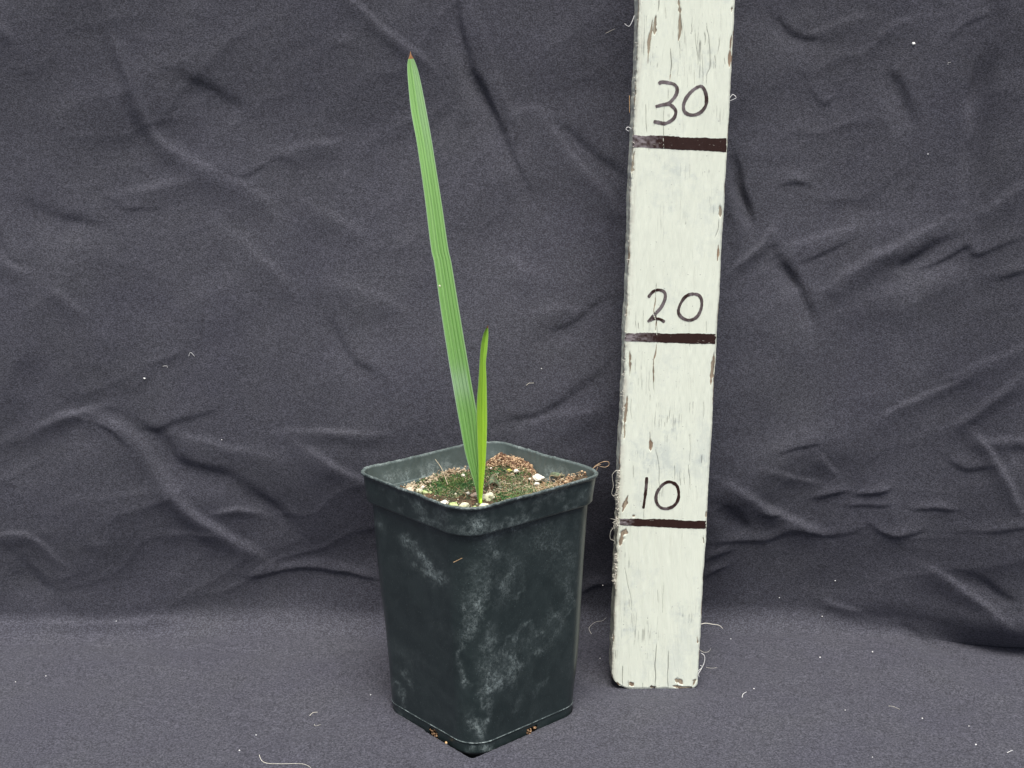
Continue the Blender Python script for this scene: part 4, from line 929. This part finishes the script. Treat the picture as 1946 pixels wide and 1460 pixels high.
def surf_off(x, z):                          # height of the paint surface at board coordinates
    i = np.clip(np.searchsorted(tz, z), 0, len(tz) - 1); row = Xf[i]; j = np.clip(np.searchsorted(row, x), 0, nf - 1); return depth[i, j]
def bpt(x, z, off=.012): return B0 + BX * x + BZ * z + BN * (surf_off(x, z) + off)
def ribbon(name, pts, w, label=None, closed=False, parent=BOARD, fade=.3):
    Qx = smooth_poly(pts, 10, closed); Q = np.array([b_uv(*p) for p in Qx]); n = len(Q); w = w * 1.22 / 37. / 2
    V_ = []; fd = []; nw = 7
    if closed: T = (np.roll(Q, -1, 0) - np.roll(Q, 1, 0))
    else: T = np.gradient(Q, axis=0)
    T /= np.linalg.norm(T, axis=1)[:, None] + 1e-9
    s0 = random.random() * 50
    for i in range(n):
        nn2 = np.array([-T[i, 1], T[i, 0]]); e_ = 1.
        if not closed: e_ = min(1, (min(i, n - 1 - i) + 1.2) / 3.2) ** .5
        ww = w * e_ * (1 + .16 * float(vnoise(i * .25 + s0, 0., 151)) + .08 * float(vnoise(i * .9 + s0, 2., 152)))
        for j in range(nw):
            u = (j / (nw - 1) * 2 - 1); q = Q[i] + nn2 * ww * u; V_.append(bpt(q[0], q[1], .012)); fd.append(fade + .25 * float(vnoise(i * .13 + s0, 5., 153)))
    f = grid_faces(n, nw)
    if closed: f = np.r_[f, np.array([[(n - 1) * nw + j, (n - 1) * nw + j + 1, j + 1, j] for j in range(nw - 1)])]
    V_ = np.array(V_); m_ = len(V_); Vb_ = V_ - BN * .03
    o = mesh_obj(name, np.r_[V_, Vb_], np.r_[f, f[:, ::-1] + m_], MI, parent, attrs={'fade': np.r_[fd, fd]})
    if label: o['label'] = label
    return o
def join(name, objs, label):
    bm_v = []; bm_f = []; fa = []; n0 = 0
    for o in objs:
        me = o.data; co = np.zeros(len(me.vertices) * 3, np.float32); me.vertices.foreach_get('co', co); bm_v.append(co.reshape(-1, 3)); 
        at = np.zeros(len(me.vertices), np.float32); me.attributes['fade'].data.foreach_get('value', at); fa.append(at)
        bm_f += [tuple(v + n0 for v in p.vertices) for p in me.polygons]; n0 += len(me.vertices); bpy.data.objects.remove(o)
    o = mesh_obj(name, np.concatenate(bm_v), bm_f, MI, attrs={'fade': np.concatenate(fa)}, cm=False); o.parent = BOARD; o['label'] = label; return o
def numeral(strk, label, w, fade):
    obs = [ribbon('digit', p, w, None, cl_, fade=fade) for p, cl_ in strk]
    return join('digit', obs, label)
numeral([(c30([(465, 668), (490, 653), (540, 658), (590, 672), (612, 705), (605, 750), (578, 790), (540, 824), (490, 834), (440, 848)]), False), (c30([(535, 826), (565, 838), (596, 870), (600, 905), (578, 948), (520, 980), (470, 974), (425, 965)]), False)], 'handwritten 3 of the 30', 5.2, .55)
numeral([(c30([(795, 686), (740, 715), (690, 770), (664, 830), (668, 882), (700, 908), (750, 913), (800, 890), (838, 838), (843, 770), (825, 710)]), True)], 'handwritten 0 of the 30', 5.2, .5)
numeral([(c20([(335, 788), (368, 748), (410, 735), (448, 752), (452, 795), (425, 855), (378, 908), (332, 958)]), False), (c20([(345, 950), (372, 936), (415, 938), (450, 958)]), False)], 'handwritten 2 of the 20', 5.0, .45)
numeral([(c20([(635, 764), (590, 785), (555, 840), (545, 890), (570, 928), (622, 945), (672, 922), (700, 870), (706, 812), (685, 772)]), True)], 'handwritten 0 of the 20', 5.0, .42)
numeral([(c10([(455, 655), (450, 740), (440, 820), (428, 905)]), False)], 'handwritten 1 of the 10', 4.9, .22)
numeral([(c10([(635, 692), (580, 715), (535, 780), (530, 845), (560, 892), (610, 905), (665, 885), (700, 840), (708, 780), (690, 720)]), True)], 'handwritten 0 of the 10', 5.0, .25)
def bar(tl, tr, br, bl, label, lf):
    n, mrow = 160, 14; a_, b_, c2, d2 = [np.array(b_uv(*p)) for p in (tl, tr, br, bl)]; V_ = []; fd = []
    sd0 = random.random() * 90
    for i in range(n):
        t = i / (n - 1); top = a_ + (b_ - a_) * t; bot = d2 + (c2 - d2) * t
        top = top + [0, .028 * float(vnoise(t * 9 + sd0, 0., 161)) + .014 * float(vnoise(t * 60 + sd0, 0., 162))]; bot = bot + [0, .022 * float(vnoise(t * 8 + sd0, 4., 163)) + .012 * float(vnoise(t * 55 + sd0, 4., 164))]
        for j in range(mrow):
            q = bot + (top - bot) * (j / (mrow - 1)); q = q + [.03 * float(vnoise(j * .7 + sd0, t * 3, 165)), 0]
            V_.append(bpt(q[0], q[1], .010)); fd.append(float(np.clip((lf - t) / lf * 1.3, 0, 1)) * (.75 + .5 * float(vnoise(t * 30 + sd0, j * .5, 166))))
    V_ = np.array(V_); f = grid_faces(n, mrow)[:, ::-1]; m_ = len(V_)
    o = mesh_obj('mark_line', np.r_[V_, V_ - BN * .03], np.r_[f, f[:, ::-1] + m_], MI, BOARD, attrs={'fade': np.r_[fd, fd]}); o['label'] = label
bar((1203, 257.5), (1381, 264), (1381, 289.5), (1203, 280.5), 'dark brown line marking 30, worn on its left', .40)
bar((1188, 633), (1361, 635), (1360, 655), (1188, 649), 'dark brown line marking 20, worn on its left', .42)
bar((1178, 985), (1343, 990.5), (1342, 1006), (1178, 999), 'thin dark brown line marking 10, worn on its left', .22)

# frayed fibres at the edges of the board
def fuzz(lab, z_rng, side, cnt, Lr, rad=.019, seed=1, dens=None):
    R = np.random.default_rng(seed); A = Acc()
    for _ in range(int(cnt * 1.9)):
        z = R.uniform(*z_rng); 
        i = min(np.searchsorted(tz, z), len(tz) - 1); x = Xf[i, 0] if side < 0 else Xf[i, -1]
        p = B0 + BX * (x - side * .03) + BZ * z - BN * R.uniform(.05, .35 if side < 0 else .15); L = R.uniform(*Lr)
        d = np.array([side * R.uniform(.35, 1), R.normal() * .4, R.normal() * .7]); d /= np.linalg.norm(d); kx = R.normal(size=3) * 1.1; P = [p]
        for _k in range(8):
            d = d + np.cross(kx, d) * .35 + R.normal(size=3) * .12; d /= np.linalg.norm(d); P.append(P[-1] + d * L / 8)
        tube(A, smooth_poly(P, 3), rad, rad * .5, 4)
    o = A.build('frayed_fibres', M_FIB, parent=BOARD); o['label'] = lab; return o
zof = lambda py: b_uv(1180, py)[1]
fuzz('pale frayed fibres beside and above the 10 mark', (zof(975), zof(895)), -1, 120, (.10, .32), seed=2)
fuzz('loose curls of fibre at the 10 mark', (zof(1000), zof(984)), -1, 26, (.25, .5), .012, seed=3)
fuzz('dense frayed fibres below the 10 mark', (zof(1112), zof(1055)), -1, 150, (.10, .26), seed=4)
fuzz('few short splinters along the middle of the left edge', (zof(800), zof(420)), -1, 34, (.08, .22), seed=5)
fuzz('few short splinters low on the left edge', (zof(1240), zof(1112)), -1, 14, (.06, .14), seed=6)
fuzz('few short splinters high on the left edge', (zof(300), zof(10)), -1, 16, (.08, .2), seed=8)
def bstrand(pts, lab, r=.014, mt=M_FIB, dep=.15, r1=None):
    P = []
    for p in pts:
        u_, z_ = b_uv(*p); P.append(B0 + BX * u_ + BZ * z_ - BN * dep)
    A = Acc(); tube(A, smooth_poly(P, 8), r, r1 or r * .6, 5); o = A.build('loose_fibre', mt, parent=BOARD); o['label'] = lab
bstrand([(1172, 895), (1164, 905), (1166, 925), (1163, 940), (1170, 948)], 'thin curled fibre above the 10 mark', .012)
bstrand([(1172, 1002), (1162, 1010), (1160, 1025), (1168, 1030), (1168, 1036)], 'thin curled fibre under the 10 mark', .012)
bstrand([(1206, 30), (1200, 45), (1195, 50), (1187, 45)], 'white splinter near the top of the left edge', .018, M_LINT)
bstrand([(1200, 245), (1194, 242), (1190, 246), (1196, 250)], 'small curled paint flake left of the 30', .02, M_LINT)
bstrand([(1197, 182), (1197, 200), (1197, 215)], 'upright orange splinter beside the 30', .02, M_AMB, .2)
bstrand([(1388, 186), (1394, 180), (1400, 186), (1393, 190), (1388, 192)], 'white curled flake on the right edge by the 30', .018, M_LINT)
bstrand([(1329, 1191), (1342, 1188), (1356, 1190), (1368, 1192), (1375, 1198)], 'long pale fibre low on the right edge', .022, M_FIB, .25)
bstrand([(1328, 1285), (1334, 1275), (1340, 1262), (1340, 1250), (1334, 1245)], 'white curled fibre near the foot of the right edge', .024, M_LINT, .25)
bstrand([(1330, 1290), (1328, 1280), (1336, 1272), (1332, 1268)], 'short white fibre at the foot of the right edge', .02, M_LINT, .25)
bstrand([(1328, 1236), (1338, 1243), (1348, 1242), (1352, 1236)], 'faint looped fibre low on the right edge', .010, M_FIB, .25)

# ------------------------------------------------------------------ lint and threads on the cloth
def lint(px, py, r, lab='tiny white lint speck on the dark cloth', grp='lint specks on the cloth', mt=M_LINT):
    q = on_cloth(px, py, .02); A = Acc(); rc = r * .78 / PXCM(q); rock(A, q, rc * np.array([1, .8, .9]), .25, ICO2)
    tag(A.build('lint_speck', mt, loc=q), lab, 'lint', grp)
lint(1732, 85, 4.2, 'round white bead of lint near the top right of the hanging cloth')
lint(274, 719, 2.6, 'small round white speck on the hanging cloth far left of the pot')
for px_, py_, r in ((560, 640, 1.0), (1765, 292, 1.6), (1759, 923, 1.7), (1877, 1171, 1.5), (1589, 1174, 1.5), (1586, 1103, 1.3), (1660, 1240, 1.8), (1692, 1266, 1.8), (1560, 1250, 2.0), (1724, 1297, 1.5), (1858, 1416, 2.2), (1742, 1411, 2.), (1755, 1366, 1.7), (1606, 1350, 1.3),
                    (1358, 1129, 2.2), (548, 1384, 2), (485, 1398, 1.7), (456, 1427, 2), (30, 1356, 1.6), (286, 1232, 1.5), (660, 1323, 1.5), (420, 835, 1.2), (32, 1296, 1.3), (86, 1286, 1.4), (1565, 1175, 1.3), (1480, 1137, 1.2), (704, 1322, 1.5), (1143, 1252, 1.3), (1145, 1112, 1.5), (834, 1434, 1.6), (825, 1437, 1.6), (945, 1443, 1.7), (1043, 1402, 1.4), (940, 590, 1.1), (1290 - 260, 700, 1.2), (1680, 265 + 20, 1.2), (120, 510, 1.1), (1390, 1215, 1.2), (1430, 1310, 1.5), (1480, 1370, 1.4), (1660, 1440, 1.4), (1840, 1380, 1.3), (220, 1180, 1.1)):
    if (px_ * 7 + py_) % 3: lint(px_, py_, r)
def thread(pts, r, lab, mt=M_LINT, grp='loose threads on the cloth'):
    P = [on_cloth(*p, .03) for p in pts]; A = Acc(); P = smooth_poly(P, 6); tube(A, P, r * .75, r * .5, 5); tag(A.build('thread', mt, loc=P[0]), lab, 'thread', grp)
thread([(491, 1436), (494, 1447), (506, 1452), (540, 1453), (570, 1454), (590, 1462)], .020, 'long pale thread on the floor cloth left of the pot foot', M_FIB)
thread([(590, 1361), (596, 1356), (602, 1354)], .022, 'short pale thread just left of the pot foot', M_FIB)
thread([(594, 1378), (604, 1380), (611, 1378)], .012, 'thin short thread below another short pale thread left of the pot', M_FIB)
thread([(1410, 1326), (1412, 1320), (1417, 1316)], .024, 'short curved white thread on the floor cloth right of the board foot')
thread([(1914, 1432), (1920, 1428), (1923, 1427)], .022, 'short white thread in the bottom right corner')
thread([(1000, 729), (1006, 731), (1010, 729), (1014, 726)], .018, 'tiny curled white thread on the hanging cloth between short leaf and board', M_FIB)
thread([(358, 676), (364, 673), (370, 675)], .018, 'tiny arched white thread on the hanging cloth left of the leaves')
thread([(310, 697), (315, 695), (318, 701)], .014, 'faint curled thread near the round speck on the left')
thread([(1124, 1206), (1120, 1192), (1130, 1184), (1142, 1183), (1152, 1172)], .014, 'thin wavy hair on the cloth between pot and board', M_FIB)
thread([(1150, 66), (1160, 58), (1168, 55)], .010, 'faint wispy hair on the hanging cloth left of the board top', M_FIB)
thread([(1342, 1269), (1352, 1271), (1362, 1270)], .010, 'faint hair on the floor cloth beside the board foot', M_FIB)
thread([(1800, 122), (1804, 118), (1806, 117)], .012, 'faint short thread below the round white bead')
thread([(1690, 1343), (1700, 1344), (1710, 1349)], .012, 'faint short thread on the right part of the floor cloth', M_FIB)
